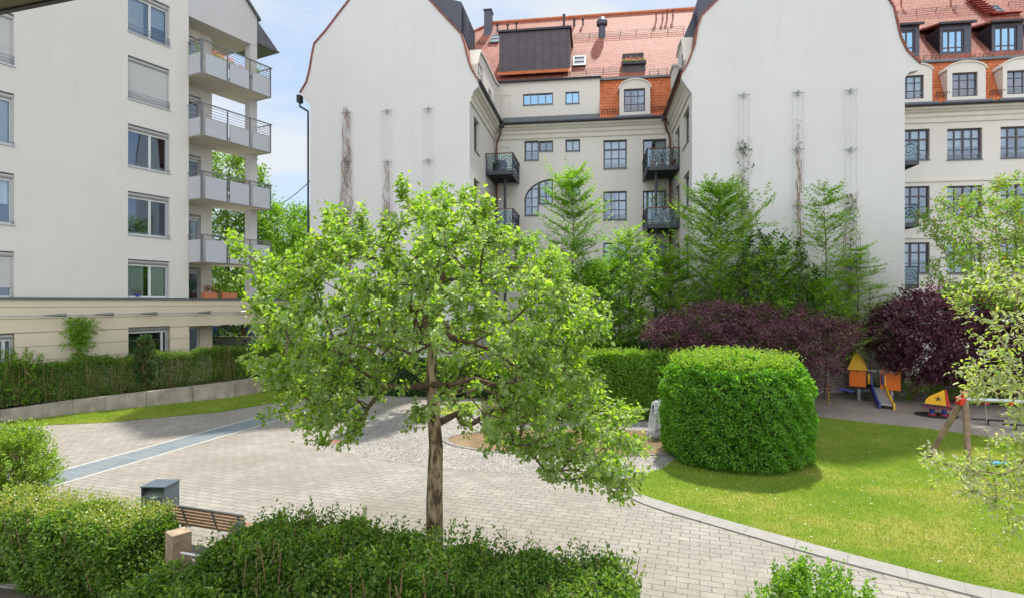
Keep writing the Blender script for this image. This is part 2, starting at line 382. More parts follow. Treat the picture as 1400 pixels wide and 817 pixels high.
# ------------------------------------------------------------------ camera, light, sky
SUN_AZ, SUN_EL = 22.0, 59.5       # azimuth to the right of the view direction (+Y)
cam = bpy.data.cameras.new('camera'); co = bpy.data.objects.new('camera', cam); COL.objects.link(co); sc.camera = co
co.location = (0,0,H); co.rotation_euler = (R(90),0,0); cam.lens = 36*F/1400; cam.sensor_width = 36; cam.shift_y = (CY-408.5)/1400
cam.clip_start = .05; cam.clip_end = 2000
sun = bpy.data.lights.new('sun', 'SUN'); so = bpy.data.objects.new('sun', sun); COL.objects.link(so)
sun.energy = 3.2; sun.angle = R(1.8); sun.color = (1.0,.93,.83)
so.rotation_euler = (R(90-SUN_EL), 0, R(180-SUN_AZ)); so.location = (0,0,60)
w = bpy.data.worlds.new('World'); sc.world = w; w.use_nodes = True; nt = w.node_tree; nt.nodes.clear()
sky = nt.nodes.new('ShaderNodeTexSky'); sky.sky_type = 'NISHITA'; sky.sun_disc = False
sky.sun_elevation = R(SUN_EL); sky.sun_rotation = R(SUN_AZ); sky.air_density = 1.0; sky.dust_density = .15; sky.ozone_density = 2.5
tc = nt.nodes.new('ShaderNodeTexCoord'); mp = nt.nodes.new('ShaderNodeMapping'); mp.inputs['Scale'].default_value = (1.0,1.0,2.6)
mp.inputs['Location'].default_value = (.35,.1,.2)
nz = nt.nodes.new('ShaderNodeTexNoise'); nz.inputs['Scale'].default_value = 2.1; nz.inputs['Detail'].default_value = 9; nz.inputs['Roughness'].default_value = .58
nz.inputs['Distortion'].default_value = .5
rp = nt.nodes.new('ShaderNodeValToRGB'); rp.color_ramp.elements[0].position = .38; rp.color_ramp.elements[1].position = .60
rp.color_ramp.elements[0].color = (.0,.0,.0,1); rp.color_ramp.elements[1].color = (.92,.92,.92,1)
mx = nt.nodes.new('ShaderNodeMixRGB'); vm = nt.nodes.new('ShaderNodeVectorMath'); vm.operation = 'SCALE'
vm.inputs[0].default_value = (.93,.96,1.0); vm.inputs['Scale'].default_value = 3.1
bg = nt.nodes.new('ShaderNodeBackground'); bg.inputs['Strength'].default_value = .145; ow = nt.nodes.new('ShaderNodeOutputWorld')
L = nt.links.new
# flat blue mixed into the sky; unseen bright cloud added behind viewer as fill
blue_mix = nt.nodes.new('ShaderNodeMixRGB'); blue_mix.inputs[0].default_value = .75; L(sky.outputs[0], blue_mix.inputs[1])
cl = nt.nodes.new('ShaderNodeVectorMath'); cl.operation = 'SCALE'; cl.inputs[0].default_value = (.42,.66,1.0); cl.inputs['Scale'].default_value = 2.7; L(cl.outputs[0], blue_mix.inputs[2])
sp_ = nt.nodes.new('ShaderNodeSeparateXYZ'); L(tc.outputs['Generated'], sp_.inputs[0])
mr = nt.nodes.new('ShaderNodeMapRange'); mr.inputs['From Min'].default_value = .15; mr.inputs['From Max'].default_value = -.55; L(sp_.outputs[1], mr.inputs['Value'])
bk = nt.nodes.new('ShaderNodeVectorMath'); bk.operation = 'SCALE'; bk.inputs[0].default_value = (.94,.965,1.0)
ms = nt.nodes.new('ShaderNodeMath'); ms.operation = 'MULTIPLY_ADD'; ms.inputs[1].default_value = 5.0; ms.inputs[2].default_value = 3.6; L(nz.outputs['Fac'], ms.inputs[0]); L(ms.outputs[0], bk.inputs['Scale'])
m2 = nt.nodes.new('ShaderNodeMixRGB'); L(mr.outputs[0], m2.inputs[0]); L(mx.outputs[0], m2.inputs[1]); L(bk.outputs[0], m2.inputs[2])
L(tc.outputs['Generated'], mp.inputs[0]); L(mp.outputs[0], nz.inputs['Vector']); L(nz.outputs['Fac'], rp.inputs[0]); L(rp.outputs[0], mx.inputs[0])
L(blue_mix.outputs[0], mx.inputs[1]); L(vm.outputs[0], mx.inputs[2]); L(m2.outputs[0], bg.inputs[0]); L(bg.outputs[0], ow.inputs[0])
sc.view_settings.view_transform = 'Standard'; sc.view_settings.look = 'None'; sc.view_settings.gamma = 1; sc.view_settings.exposure = 1.03
cy = sc.cycles; sc.render.engine = 'CYCLES'; cy.max_bounces = 6; cy.diffuse_bounces = 3; cy.glossy_bounces = 3; cy.transmission_bounces = 4
cy.transparent_max_bounces = 8; cy.use_denoising = True; cy.caustics_reflective = False; cy.caustics_refractive = False
cy.use_adaptive_sampling = True; cy.adaptive_threshold = .015; cy.sample_clamp_indirect = 8

# ------------------------------------------------------------------ ground materials
PA = R(-18)      # the paving grid lies 18 degrees off the view
def pavemat():
    t = NT('concrete_pavers'); tc = t.n('TexCoord').outputs['Object']
    v = t.n('Mapping', Vector=tc, Rotation=(0,0,-PA)).outputs[0]
    bt = t.n('TexBrick', Vector=v, Scale=1.0, Color1=(.262,.25,.225,1), Color2=(.312,.298,.268,1), Mortar=(.11,.10,.085,1)); bt.offset = .5
    bt.inputs['Brick Width'].default_value = .35; bt.inputs['Row Height'].default_value = .185; bt.inputs['Mortar Size'].default_value = .0095; bt.inputs['Mortar Smooth'].default_value = .3
    n1 = t.n('TexNoise', Vector=tc, Scale=.45, Detail=9.0, Roughness=.65).outputs['Fac']
    c = t.mix(t.ramp(n1, [(.40,(0,)*3), (.66,(.72,)*3)]), bt.outputs[0], (.21,.19,.165,1))
    n2 = t.n('TexNoise', Vector=tc, Scale=26.0, Detail=6.0, Roughness=.7).outputs['Fac']
    c = t.mix(.55, c, t.ramp(n2, [(.3,(.3,)*3), (.7,(.72,)*3)]), 'OVERLAY')
    n3 = t.n('TexNoise', Vector=tc, Scale=2.2, Detail=6.0).outputs['Fac']
    c = t.mix(t.ramp(n3, [(.5,(0,)*3), (.7,(.28,)*3)]), c, (.42,.40,.36,1))
    n5 = t.n('TexNoise', Vector=tc, Scale=.17, Detail=7.0, Roughness=.6, Distortion=.6).outputs['Fac']
    c = t.mix(t.ramp(n5, [(.48,(0,)*3), (.62,(.38,)*3)]), c, (.17,.15,.125,1))
    p = t.n('BsdfPrincipled', _0=c, Roughness=.85); p.inputs['Specular IOR Level'].default_value = .3
    h = t.math('ADD', t.math('MULTIPLY', bt.outputs['Fac'], -1.0), t.math('MULTIPLY', n2, .35))
    b = t.n('Bump', Strength=.7, Distance=.008, Height=h).outputs[0]; t.t.links.new(b, p.inputs['Normal'])
    return t.end(p.outputs[0])
def cobblemat(name, s, c1, c2, mort, rnd_=1.0):
    t = NT(name); tc = t.n('TexCoord').outputs['Object']
    vo = t.n('TexVoronoi', {'feature':'F1'}, Vector=tc, Scale=s, Randomness=rnd_); ve = t.n('TexVoronoi', {'feature':'DISTANCE_TO_EDGE'}, Vector=tc, Scale=s, Randomness=rnd_)
    g = t.n('SeparateXYZ', Vector=vo.outputs['Color']).outputs[0]
    c = t.mix(g, c4(c1), c4(c2)); e = t.ramp(ve.outputs[0], [(.02,(1,)*3), (.09,(0,)*3)]); c = t.mix(e, c, c4(mort))
    n1 = t.n('TexNoise', Vector=tc, Scale=.8, Detail=8.0).outputs['Fac']; c = t.mix(.5, c, t.ramp(n1, [(.3,(.35,)*3), (.7,(.62,)*3)]), 'OVERLAY')
    p = t.n('BsdfPrincipled', _0=c, Roughness=.85)
    h = t.ramp(ve.outputs[0], [(0,(0,)*3), (.25,(1,)*3)])
    b = t.n('Bump', Strength=.8, Distance=.012, Height=h).outputs[0]; t.t.links.new(b, p.inputs['Normal'])
    return t.end(p.outputs[0])
def lawnmat():
    t = NT('lawn_turf'); tc = t.n('TexCoord').outputs['Object']
    n1 = t.n('TexNoise', Vector=tc, Scale=.42, Detail=8.0, Roughness=.65).outputs['Fac']
    c = t.ramp(n1, [(.36,(.10,.21,.02)), (.5,(.18,.27,.03)), (.62,(.33,.32,.08))])
    n2 = t.n('TexNoise', Vector=tc, Scale=45.0, Detail=5.0, Roughness=.8).outputs['Fac']
    c = t.mix(.8, c, t.ramp(n2, [(.3,(.18,)*3), (.7,(.8,)*3)]), 'OVERLAY')
    n3 = t.n('TexNoise', Vector=tc, Scale=1.3, Detail=8.0, Roughness=.7).outputs['Fac']
    c = t.mix(t.ramp(n3, [(.56,(0,)*3), (.74,(.6,)*3)]), c, (.31,.26,.11,1))
    p = t.n('BsdfPrincipled', _0=c, Roughness=.95); p.inputs['Specular IOR Level'].default_value = .15
    b = t.n('Bump', Strength=1.0, Distance=.03, Height=n2).outputs[0]; t.t.links.new(b, p.inputs['Normal'])
    return t.end(p.outputs[0])
M['pave'] = pavemat()
M['cobble'] = cobblemat('granite_setts', 11.0, (.23,.22,.20), (.35,.335,.31), (.10,.09,.08), .7)
M['gravel'] = cobblemat('play_gravel', 38.0, (.34,.28,.25), (.50,.43,.39), (.16,.13,.11))
M['lawn'] = lawnmat()
M['kerb'] = basic('granite_kerb', (.265,.258,.245), .8, .1, 5, .4, 60)
def slabmat():
    t = NT('blue_grey_slabs'); tc = t.n('TexCoord').outputs['Object']; v = t.n('Mapping', Vector=tc, Rotation=(0,0,-PA)).outputs[0]
    bt = t.n('TexBrick', Vector=v, Scale=1.0, Color1=(.135,.17,.195,1), Color2=(.165,.205,.23,1), Mortar=(.06,.07,.075,1)); bt.offset = 0
    bt.inputs['Brick Width'].default_value = .6; bt.inputs['Row Height'].default_value = .3; bt.inputs['Mortar Size'].default_value = .008
    n1 = t.n('TexNoise', Vector=tc, Scale=1.6, Detail=8.0, Roughness=.7).outputs['Fac']
    c = t.mix(t.ramp(n1, [(.45,(0,)*3), (.7,(.5,)*3)]), bt.outputs[0], (.24,.24,.22,1))
    return t.end(t.n('BsdfPrincipled', _0=c, Roughness=.7).outputs[0])
M['bluestone'] = slabmat()
M['earth'] = basic('ground_earth', (.10,.10,.05), .95, .4, 2.0, .8, 20)

# ------------------------------------------------------------------ ground
mb = MB(); mb.quad((-500,-60,0),(500,-60,0),(500,900,0),(-500,900,0)); tag(mb.build('ground', M['earth']), kind='structure')
mb = MB(); mb.quad((-32,1.5,.004),(18,1.5,.004),(18,35,.004),(-32,35,.004)); tag(mb.build('paving', M['pave']), kind='structure')
K_in = [(851,655),(874,675),(918,690),(968,705),(1068,733),(1184,764),(1318,798),(1400,815),(1700,880)]     # lawn side of the kerb
def smooth_px(l, n=5):
    P = [np.array(p, float) for p in l]; P = [2*P[0]-P[1]]+P+[2*P[-1]-P[-2]]; o = []
    for i in range(1, len(P)-2):
        for k in range(n):
            t_ = k/n; a, b, c, d = P[i-1], P[i], P[i+1], P[i+2]
            o.append(tuple(.5*((2*b)+(-a+c)*t_+(2*a-5*b+4*c-d)*t_**2+(-a+3*b-3*c+d)*t_**3)))
    return o+[tuple(P[-2])]
K_out = [(843,661),(866,683),(908,699),(956,713),(1062,744),(1184,778),(1321,813),(1400,832),(1700,902)]
K_in, K_out = smooth_px(K_in), smooth_px(K_out)
lawn_poly = K_in[:] + [(1900,880),(1900,640),(1500,615),(1400,604),(1330,594),(1260,585),(1200,579),(1110,569),(1040,572),(960,600),(905,641)]
polygon('lawn', lawn_poly, .016, M['lawn'])
mb = MB()
for i in range(len(K_in)-1):                 # kerb slabs with open joints
    a, b = [np.array(G(*p)) for p in (K_in[i], K_in[i+1])]; c, d = [np.array(G(*p)) for p in (K_out[i], K_out[i+1])]
    n = 1; j0 = .012 if i % 3 == 0 else 0
    for k in range(n):
        s0, s1 = (k+j0*2)/n, (k+1)/n
        q = [a+(b-a)*s0, a+(b-a)*s1, c+(d-c)*s1, c+(d-c)*s0]
        mb.add([(*p, z) for z in (.001,.03) for p in q], [(3,2,1,0),(4,5,6,7)]+[(j,(j+1)%4,4+(j+1)%4,4+j) for j in range(4)])
tag(mb.build('kerb', M['kerb']), kind='structure')
polygon('playground_gravel', [(1095,541),(1110,569),(1200,579),(1260,585),(1330,594),(1400,604),(1500,615),(1900,640),(1900,560),(1400,556),(1300,549),(1230,537),(1160,533),(1100,533)], .012, M['gravel'])
polygon('planting_bed', [(660,577),(800,575),(960,577),(1040,572),(1110,569),(1095,541),(1100,533),(1230,537),(1300,549),(1400,556),(1900,560),(1900,524),(1237,523),(940,528),(655,522)], .009, M['soil'])
strip_lawn = [(-200,600),(-60,590),(20,583),(150,577),(300,563),(390,548),(440,529),(452,521),(425,519),(390,530),(320,543),(200,556),(100,566),(0,578),(-200,607)]
polygon('lawn_strip', [(-60,586),(20,583),(150,577),(300,563),(390,548),(440,529),(452,521),(425,519),(390,530),(320,543),(200,556),(100,566),(0,578)], .016, M['lawn'])
cob = [(448,606),(470,618),(520,629),(600,640),(700,647),(800,647),(852,651),(905,641),(960,600),(940,572),(800,560),(640,548),(520,560),(450,585)]
polygon('cobbled_surface', cob, .008, M['cobble'])
polygon('far_lawn_patch', [(596,566),(612,552),(640,549),(660,553),(648,562),(622,569)], .014, M['lawn'])
# blue-grey drainage strip with white edging
a0, a1, b0, b1 = (60,650),(345,572),(78,662),(370,571)
def lerp(p, q, s): return (p[0]+(q[0]-p[0])*s, p[1]+(q[1]-p[1])*s)
A0, A1, B0, B1 = [np.array(G(*p)) for p in (a0,a1,b0,b1)]
dirv = (A1-A0)/np.linalg.norm(A1-A0); nrm = np.array([dirv[1],-dirv[0]]); wdt = abs(np.dot(B0-A0, nrm)); ln = np.dot(B1-A0, dirv)
def strip(o0, o1, z, name, mat):
    m_ = MB(); P = [A0-dirv*2.5+nrm*o0, A0+dirv*ln+nrm*o0, A0+dirv*ln+nrm*o1, A0-dirv*2.5+nrm*o1]
    m_.quad(*[(*p, z) for p in P]); return tag(m_.build(name, mat), kind='structure')
strip(0, wdt, .0085, 'drainage_strip', M['bluestone'])
mb = MB()
for o0, o1 in ((-.09,0),(wdt,wdt+.09)):
    P = [A0-dirv*2.5+nrm*o0, A0+dirv*ln+nrm*o0, A0+dirv*ln+nrm*o1, A0-dirv*2.5+nrm*o1]; mb.quad(*[(*p, .0085) for p in P])
tag(mb.build('strip_edging', basic('pale_edging', (.42,.41,.38), .8, .1, 6)), kind='structure')
# fountain basin: brown shallow water inside a sett rim
def basin_pts(n=60, k=1.0, c=(2.2,18.2), rx=4.2, ry=1.75):
    return [(c[0]+k*rx*math.cos(a)*(1+.05*math.sin(3*a)), c[1]+k*ry*math.sin(a)*(1+.06*math.cos(2*a+1))) for a in [2*math.pi*i/n for i in range(n)]]
t = NT('brown_shallow_water'); tc = t.n('TexCoord').outputs['Object']
n1 = t.n('TexNoise', Vector=tc, Scale=1.2, Detail=6.0).outputs['Fac']; n2 = t.n('TexNoise', Vector=tc, Scale=7.0, Detail=3.0).outputs['Fac']
p = t.n('BsdfPrincipled', _0=t.ramp(n1, [(.3,(.20,.135,.075)), (.7,(.30,.21,.125))]), Roughness=.08)
t.t.links.new(t.n('Bump', Strength=.25, Distance=.02, Height=n2).outputs[0], p.inputs['Normal']); M['water'] = t.end(p.outputs[0])
polygon('basin_water', basin_pts(), .013, M['water'], px=False)
o_ = basin_pts(k=1.045); i_ = basin_pts()
mb = MB(); n = len(o_)
for i in range(n):
    j = (i+1)%n; s_ = .06
    q = [o_[i], lerp(o_[i],o_[j],.93), lerp(i_[i],i_[j],.93), i_[i]]; zz = .035+random.uniform(-.006,.006)
    mb.add([(*p, z) for z in (.0,zz) for p in q], [(3,2,1,0),(4,5,6,7)]+[(k,(k+1)%4,4+(k+1)%4,4+k) for k in range(4)])
tag(mb.build('basin_rim', M['cobble']), kind='structure')
# manhole cover
o = MB(); cx, cyy = G(453,604); o.tube([(cx,cyy,.008),(cx,cyy,.017)], .30, 28)
rc = tag(empty('manhole_cover', 'small round rusty manhole cover at the edge of the cobbles', 'manhole cover', (0,0,0)))
o.build('cover', basic('rusty_iron', (.30,.15,.10), .8, .3, 12), rc)
mm = MB(); pts = [(cx+.32*math.cos(a), cyy+.32*math.sin(a), .015) for a in [2*math.pi*i/28 for i in range(29)]]; mm.tube(pts, .022, 5); mm.build('cover_ring', M['concrete'], rc)
# fountain: stone with a jet
Xf, Yf = G(899,598); ft = empty('fountain', 'white water jet bubbling over a rough stone in the shallow basin', 'fountain', (Xf,Yf,0))
bm = bmesh.new(); bmesh.ops.create_icosphere(bm, subdivisions=3, radius=.36)
for v in bm.verts: v.co *= 1+random.uniform(-.1,.1); v.co.z *= .5; v.co.z += .1
me = bpy.data.meshes.new('stone'); bm.to_mesh(me); bm.free(); link('stone', me, M['kerb'], ft)
t = NT('white_water'); M['foam'] = t.end(t.n('MixShader', _0=.55, _1=t.n('BsdfTransparent').outputs[0], _2=t.n('BsdfPrincipled', _0=(.85,.9,.93,1), Roughness=.2).outputs[0]).outputs[0])
mb = MB()
for k in range(46):
    a = random.uniform(0,6.28); r1 = random.uniform(.05,.30); h = random.uniform(.6,1.15)
    pts = [(r1*s_*math.cos(a), r1*s_*math.sin(a), .22+h*(4*s_*(1-s_)*.8+ (1-s_)*.2)*(1 if s_<.5 else 1)) for s_ in [i/7 for i in range(8)]]
    mb.tube(pts, [.022,.02,.018,.016,.016,.014,.014,.012], 5)
mb.build('water_jet', M['foam'], ft, smooth=True)

# grass blades where the lawn is near enough to read as grass
def grass(name, poly, n, hgt, label=None):
    P = [G(*p) for p in poly]; x, y = sample_poly(P, n)
    az = rng.uniform(0,2*np.pi,n); h = hgt*rng.uniform(.5,1.3,n); lean = rng.normal(size=(n,2))*.35*h[:,None]; wv = .007
    b = np.stack([x,y,np.full(n,.014)],1); d = np.stack([np.cos(az),np.sin(az),np.zeros(n)],1)*wv
    tip = b+np.stack([lean[:,0],lean[:,1],h],1)
    V = np.stack([b-d,b+d,tip],1).reshape(-1,3)
    return tag(npmesh(name, V, np.arange(3*n).reshape(-1,3), M['l_grass']), kind='stuff')
tag(grass('grass', K_in[:36]+[(1450,830),(1450,609)]+[(1400,604),(1330,594),(1260,585),(1200,579),(1110,569),(1040,572),(960,600),(905,641)], 115000, .045),
    'short yellow green mown grass of the right hand lawn', 'grass')
tag(grass('grass', [(-60,586),(20,583),(150,577),(300,563),(390,548),(440,529),(425,519),(390,530),(320,543),(200,556),(100,566),(0,578)], 45000, .05),
    'narrow mown grass strip below the left concrete retaining wall', 'grass')
# daisies
x, y = sample_poly([G(*p) for p in [(900,668),(1100,735),(1350,800),(1390,640),(1150,590),(1080,640)]], 110)
P = np.stack([x,y,np.full(len(x),.05)],1); a = rnd(len(x)); a[:,2] = 0
tag(leaves('daisies', P, a, np.tile([0,0,1.],(len(x),1)), .03, .03, basic('daisy_white', (.8,.8,.7)), None, False), 'tiny white daisies scattered over the right hand lawn', 'flowers', kind='stuff')
# ------------------------------------------------------------------ walls with real openings
def wall_holes(mb, f, a0,a1,b0,b1, holes, rec, d=0.0):
    """sheet at depth d with rectangular holes whose reveals go rec deep"""
    hs = [(max(h[0],a0),min(h[1],a1),max(h[2],b0),min(h[3],b1)) for h in holes if h[0]<a1 and h[1]>a0 and h[2]<b1 and h[3]>b0]
    A = sorted({a0,a1,*[h[0] for h in hs],*[h[1] for h in hs]}); B = sorted({b0,b1,*[h[2] for h in hs],*[h[3] for h in hs]})
    for i in range(len(A)-1):
        for j in range(len(B)-1):
            ca, cb = (A[i]+A[i+1])/2, (B[j]+B[j+1])/2
            if any(h[0]<ca<h[1] and h[2]<cb<h[3] for h in hs): continue
            mb.quad(f(A[i],B[j],d), f(A[i+1],B[j],d), f(A[i+1],B[j+1],d), f(A[i],B[j+1],d))
    for h in hs:
        x0,x1,z0,z1 = h; e = d+rec
        mb.quad(f(x0,z0,d),f(x0,z1,d),f(x0,z1,e),f(x0,z0,e)); mb.quad(f(x1,z0,d),f(x1,z1,d),f(x1,z1,e),f(x1,z0,e))
        mb.quad(f(x0,z0,d),f(x1,z0,d),f(x1,z0,e),f(x0,z0,e)); mb.quad(f(x0,z1,d),f(x1,z1,d),f(x1,z1,e),f(x0,z1,e))
def window(parent, f, a0,a1,b0,b1, cols=(.5,), rows=(), rec=.16, mat='winframe', fw=.07, bars=.05, sill=True, rail=0, box=False,
           closed=0.0, curtain=.5, glass='glass', sillmat='flash', pane=True, heavy=(), name='window', roomd=.7):
    m = MB(); w_, h_ = a1-a0, b1-b0; top = b1
    if box: top = b1-.21
    e = .004
    A0, A1, B0, B1 = a0+e, a1-e, b0+e, top-e
    m.mbox(f,A0,A0+fw,B0,B1,rec-.02,rec+.07); m.mbox(f,A1-fw,A1,B0,B1,rec-.02,rec+.07)
    m.mbox(f,A0+fw,A1-fw,B0,B0+fw,rec-.02,rec+.07); m.mbox(f,A0+fw,A1-fw,B1-fw,B1,rec-.02,rec+.07)
    for c in cols:
        q = bars*(1.7 if c in heavy else 1); x = A0+(A1-A0)*c; m.mbox(f,x-q/2,x+q/2,B0+fw,B1-fw,rec-.012,rec+.062)
    for r_ in rows:
        z = B0+(B1-B0)*r_; q = bars*(1.5 if r_ in heavy else .7); m.mbox(f,A0+fw,A1-fw,z-q/2,z+q/2,rec-.006,rec+.055)
    o = m.build(name, M[mat], parent)
    if pane:
        g = MB(); g.quad(f(A0+fw*.5,B0+fw*.5,rec+.025), f(A1-fw*.5,B0+fw*.5,rec+.025), f(A1-fw*.5,B1-fw*.5,rec+.025), f(A0+fw*.5,B1-fw*.5,rec+.025)); g.build('pane', M[glass], o)
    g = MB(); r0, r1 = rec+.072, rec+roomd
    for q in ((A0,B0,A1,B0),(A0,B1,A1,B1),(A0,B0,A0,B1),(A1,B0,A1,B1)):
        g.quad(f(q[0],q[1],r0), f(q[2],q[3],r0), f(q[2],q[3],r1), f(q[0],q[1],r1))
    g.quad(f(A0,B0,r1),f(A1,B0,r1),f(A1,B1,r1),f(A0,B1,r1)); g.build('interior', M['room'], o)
    if curtain and not closed:
        g = MB(); n = 14
        for (s0, s1) in random.choice([((0,.28),(.74,1)),((0,.45),(.6,1)),((0,1),),((0,.35),),((.55,1),)]) if curtain > random.random() else ():
            xs = [A0+fw+(A1-A0-2*fw)*(s0+(s1-s0)*i/n) for i in range(n+1)]; zb = B0+(.0 if random.random()<.7 else (B1-B0)*.45)
            for i in range(n): g.quad(f(xs[i],zb,rec+.14+.03*(i%2)), f(xs[i+1],zb,rec+.14+.03*((i+1)%2)), f(xs[i+1],B1,rec+.14+.03*((i+1)%2)), f(xs[i],B1,rec+.14+.03*(i%2)))
        if g.v: g.build('curtain', M['curtain'], o)
    if closed:
        g = MB(); zb = B1-(B1-B0)*closed; n = max(3,int((B1-zb)/.055))
        for i in range(n):
            z0 = zb+(B1-zb)*i/n; z1 = zb+(B1-zb)*(i+1)/n
            g.mbox(f,A0+.03,A1-.03,z0,z1-.006,rec-.05,rec-.03); 
        g.build('shutter', M['shutter'], o)
    if box:
        g = MB(); n = 8; zc, rr = b1-.105, .105
        prof = [(zc+rr*math.sin(t), rec-.02-rr*1.05*math.cos(t)) for t in [-math.pi/2+math.pi*i/n for i in range(n+1)]]
        vs = [f(a0+e,z,d) for z,d in prof]+[f(a1-e,z,d) for z,d in prof]; k = n+1
        g.add(vs, [(i,i+1,k+i+1,k+i) for i in range(n)]+[tuple(range(k)), tuple(range(k,2*k))]+[(0,n,k+n,k)]); g.build('shutter_box', M['alu'], o, smooth=False)
        g = MB(); g.mbox(f,a0+e,a0+.05,b0,b1-.21,rec-.10,rec-.022); g.build('guide_rail', M['alu'], o); g = MB(); g.mbox(f,a1-.05,a1-e,b0,b1-.21,rec-.10,rec-.022); g.build('guide_rail', M['alu'], o)
    if sill:
        g = MB(); g.mbox(f,a0-.03,a1+.03,b0-.05,b0-.003,-.05,rec+.02); g.build('sill', M[sillmat], o)
    if rail:
        g = MB()
        for i in range(rail): z = b0+.09+.115*i; g.mbox(f,a0-.0,a1,z,z+.022,-.02,.004)
        for x in (a0+.02,a1-.04): g.mbox(f,x,x+.02,b0,b0+.09+.115*(rail-1)+.04,-.016,.0)
        g.build('railing', M['rail'] , o)
    return o

# ================================================================== LEFT APARTMENT BUILDING
LA = math.atan2(790, 415)                     # facade runs toward the vanishing point at px 1115
LF = Frame(258, 28.5, LA)
lb = empty('apartment_building', 'beige modern apartment block at the left with balconies and roller shutter windows', 'building', (LF.X0,LF.Y0,0), LA)
LX = lambda a,b,d: (a, d, b)                  # plane v=d; +d goes into the wall
EU = 2.08
ledge = 4.55
wins = []
def lw(x0,x1,xr,y0,y1,**k):                   # measured at pixel column xr
    u0 = LF.pv(x0,300,0)[0]; u1 = LF.pv(x1,300,0)[0]; z1 = LF.pv(xr,y0,0)[1]; z0 = LF.pv(xr,y1,0)[1]; wins.append((u0,u1,z0,z1,k))
rowsA = [(-17,42,0,3),(75,134,1,3),(168.7,226,0,1),(261,320,0,1),(354,407,0,0)]
for y0,y1,cl,rl in rowsA: lw(175,232,175,y0,y1,closed=.97 if cl else 0,rail=rl,cols=(.56,),curtain=.9)
uA0, uA1 = wins[0][0], wins[0][1]; wW = uA1-uA0
rowsB = [(20,90.5,1,3),(128.6,199,0,1),(237.6,307,0,1),(344,407,1,0)]
uB1 = LF.pv(19.5,300,0)[0]
for y0,y1,cl,rl in rowsB:
    wins.append((uB1-wW, uB1, LF.pv(19.5,y1,0)[1], LF.pv(19.5,y0,0)[1], dict(closed=(.97 if y0<100 else .75) if cl else 0, rail=rl, cols=(.44,), curtain=.9)))
gw = [(uA0,uA1,1.9,LF.pv(175,447,0)[1],dict(closed=0,cols=(.86,),curtain=0)), (uB1-wW,uB1,1.9,LF.pv(19.5,455,0)[1],dict(closed=0,cols=(.86,),curtain=0))]
TOPZ = 21.5
mb = MB(); wall_holes(mb, LX, -16, 0, ledge, TOPZ, [w[:4] for w in wins], .2)
mb.quad((0,0,ledge),(0,1.5,ledge),(0,1.5,TOPZ),(0,0,TOPZ)); mb.quad((-16,0,TOPZ),(0,0,TOPZ),(0,9,TOPZ),(-16,9,TOPZ)); mb.quad((-16,0,0),(-16,9,0),(-16,9,TOPZ),(-16,0,TOPZ))
mb.quad((-16,9,0),(2.1,9,0),(2.1,9,18.5),(-16,9,18.5))
mb.build('upper_wall', M['beige'], lb)
for a0,a1,b0,b1,k in wins: window(lb, LX, a0,a1,b0,b1, mat='white_frame', box=True, sillmat='alu', rec=.2, fw=.075, bars=.11, **k)
# rusticated ground storey: bands with open joints, 3 cm proud of the backing wall
mb = MB(); joints = [0,.42,.97,1.52,2.07,2.62,3.17,3.72,4.17,ledge-.07]; e1 = 6.5
hol = [w[:4] for w in gw]; opening = (.0,e1+.1,-.1,3.45)
for i in range(len(joints)-1):
    z0, z1 = joints[i]+.02, joints[i+1]
    if z1 <= 3.3: wall_holes(mb, LX, -16, 0, z0, z1, hol, .05, -.03)
    else: wall_holes(mb, LX, -16, e1, max(z0, 3.2) if z0>3 else z0, z1, hol, .05, -.03)
mb.build('rusticated_wall', M['yellow'], lb)
mb = MB(); wall_holes(mb, LX, -16, e1, 0, ledge-.07, hol+[opening], .2, .0)
mb.box(0,e1,.004,.35,3.19,ledge-.07); mb.box(e1-.35,e1,.0,.4,0,3.18)
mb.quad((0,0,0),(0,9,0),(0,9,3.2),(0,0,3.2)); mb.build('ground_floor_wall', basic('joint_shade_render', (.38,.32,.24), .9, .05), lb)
for a0,a1,b0,b1,k in gw: window(lb, LX, a0,a1,b0,b1, mat='white_frame', box=True, sill=False, rec=.2, fw=.075, bars=.1, **k)
mb = MB(); mb.box(-16,e1,-.10,.25,ledge-.07,ledge); mb.build('ledge_flashing', M['flash'], lb)
mb = MB(); mb.box(.002,e1,.26,9,3.9,4.1); mb.build('terrace_slab', M['soffit'], lb)
TW = lambda a,b,d: (a,1.2+d,b); mb = MB(); wall_holes(mb, TW, .0, EU, 0, 3.9, [(.08,1.38,.9,3.1)], .15); mb.box(EU,EU+.02,1.2,9,0,3.9); mb.build('undercroft_wall', M['yellow'], lb)
window(lb, TW, .08,1.38,.9,3.1, cols=(.6,), mat='white_frame', sill=False, rec=.12, fw=.08, bars=.1, curtain=0, name='patio_door')
# handrail tube on cone brackets
mb = MB(); mb.tube([(-15,-.42,3.86),(e1,-.42,3.86)], .028, 8); hr = mb.build('facade_rail', M['alu'], lb)
for px in (-60, 65,133,195,271,330): 
    u = LF.pv(px,428,-.4)[0]
    b = MB(); b.tube([(u-.0,.0-.03,3.86),(u,-.44,3.86)], [.03,.03], 10); b.tube([(u-.1,-.42,3.86),(u+.62,-.42,3.86)], [.03,.085], 10); b.build('rail_bracket', M['rail'], hr)
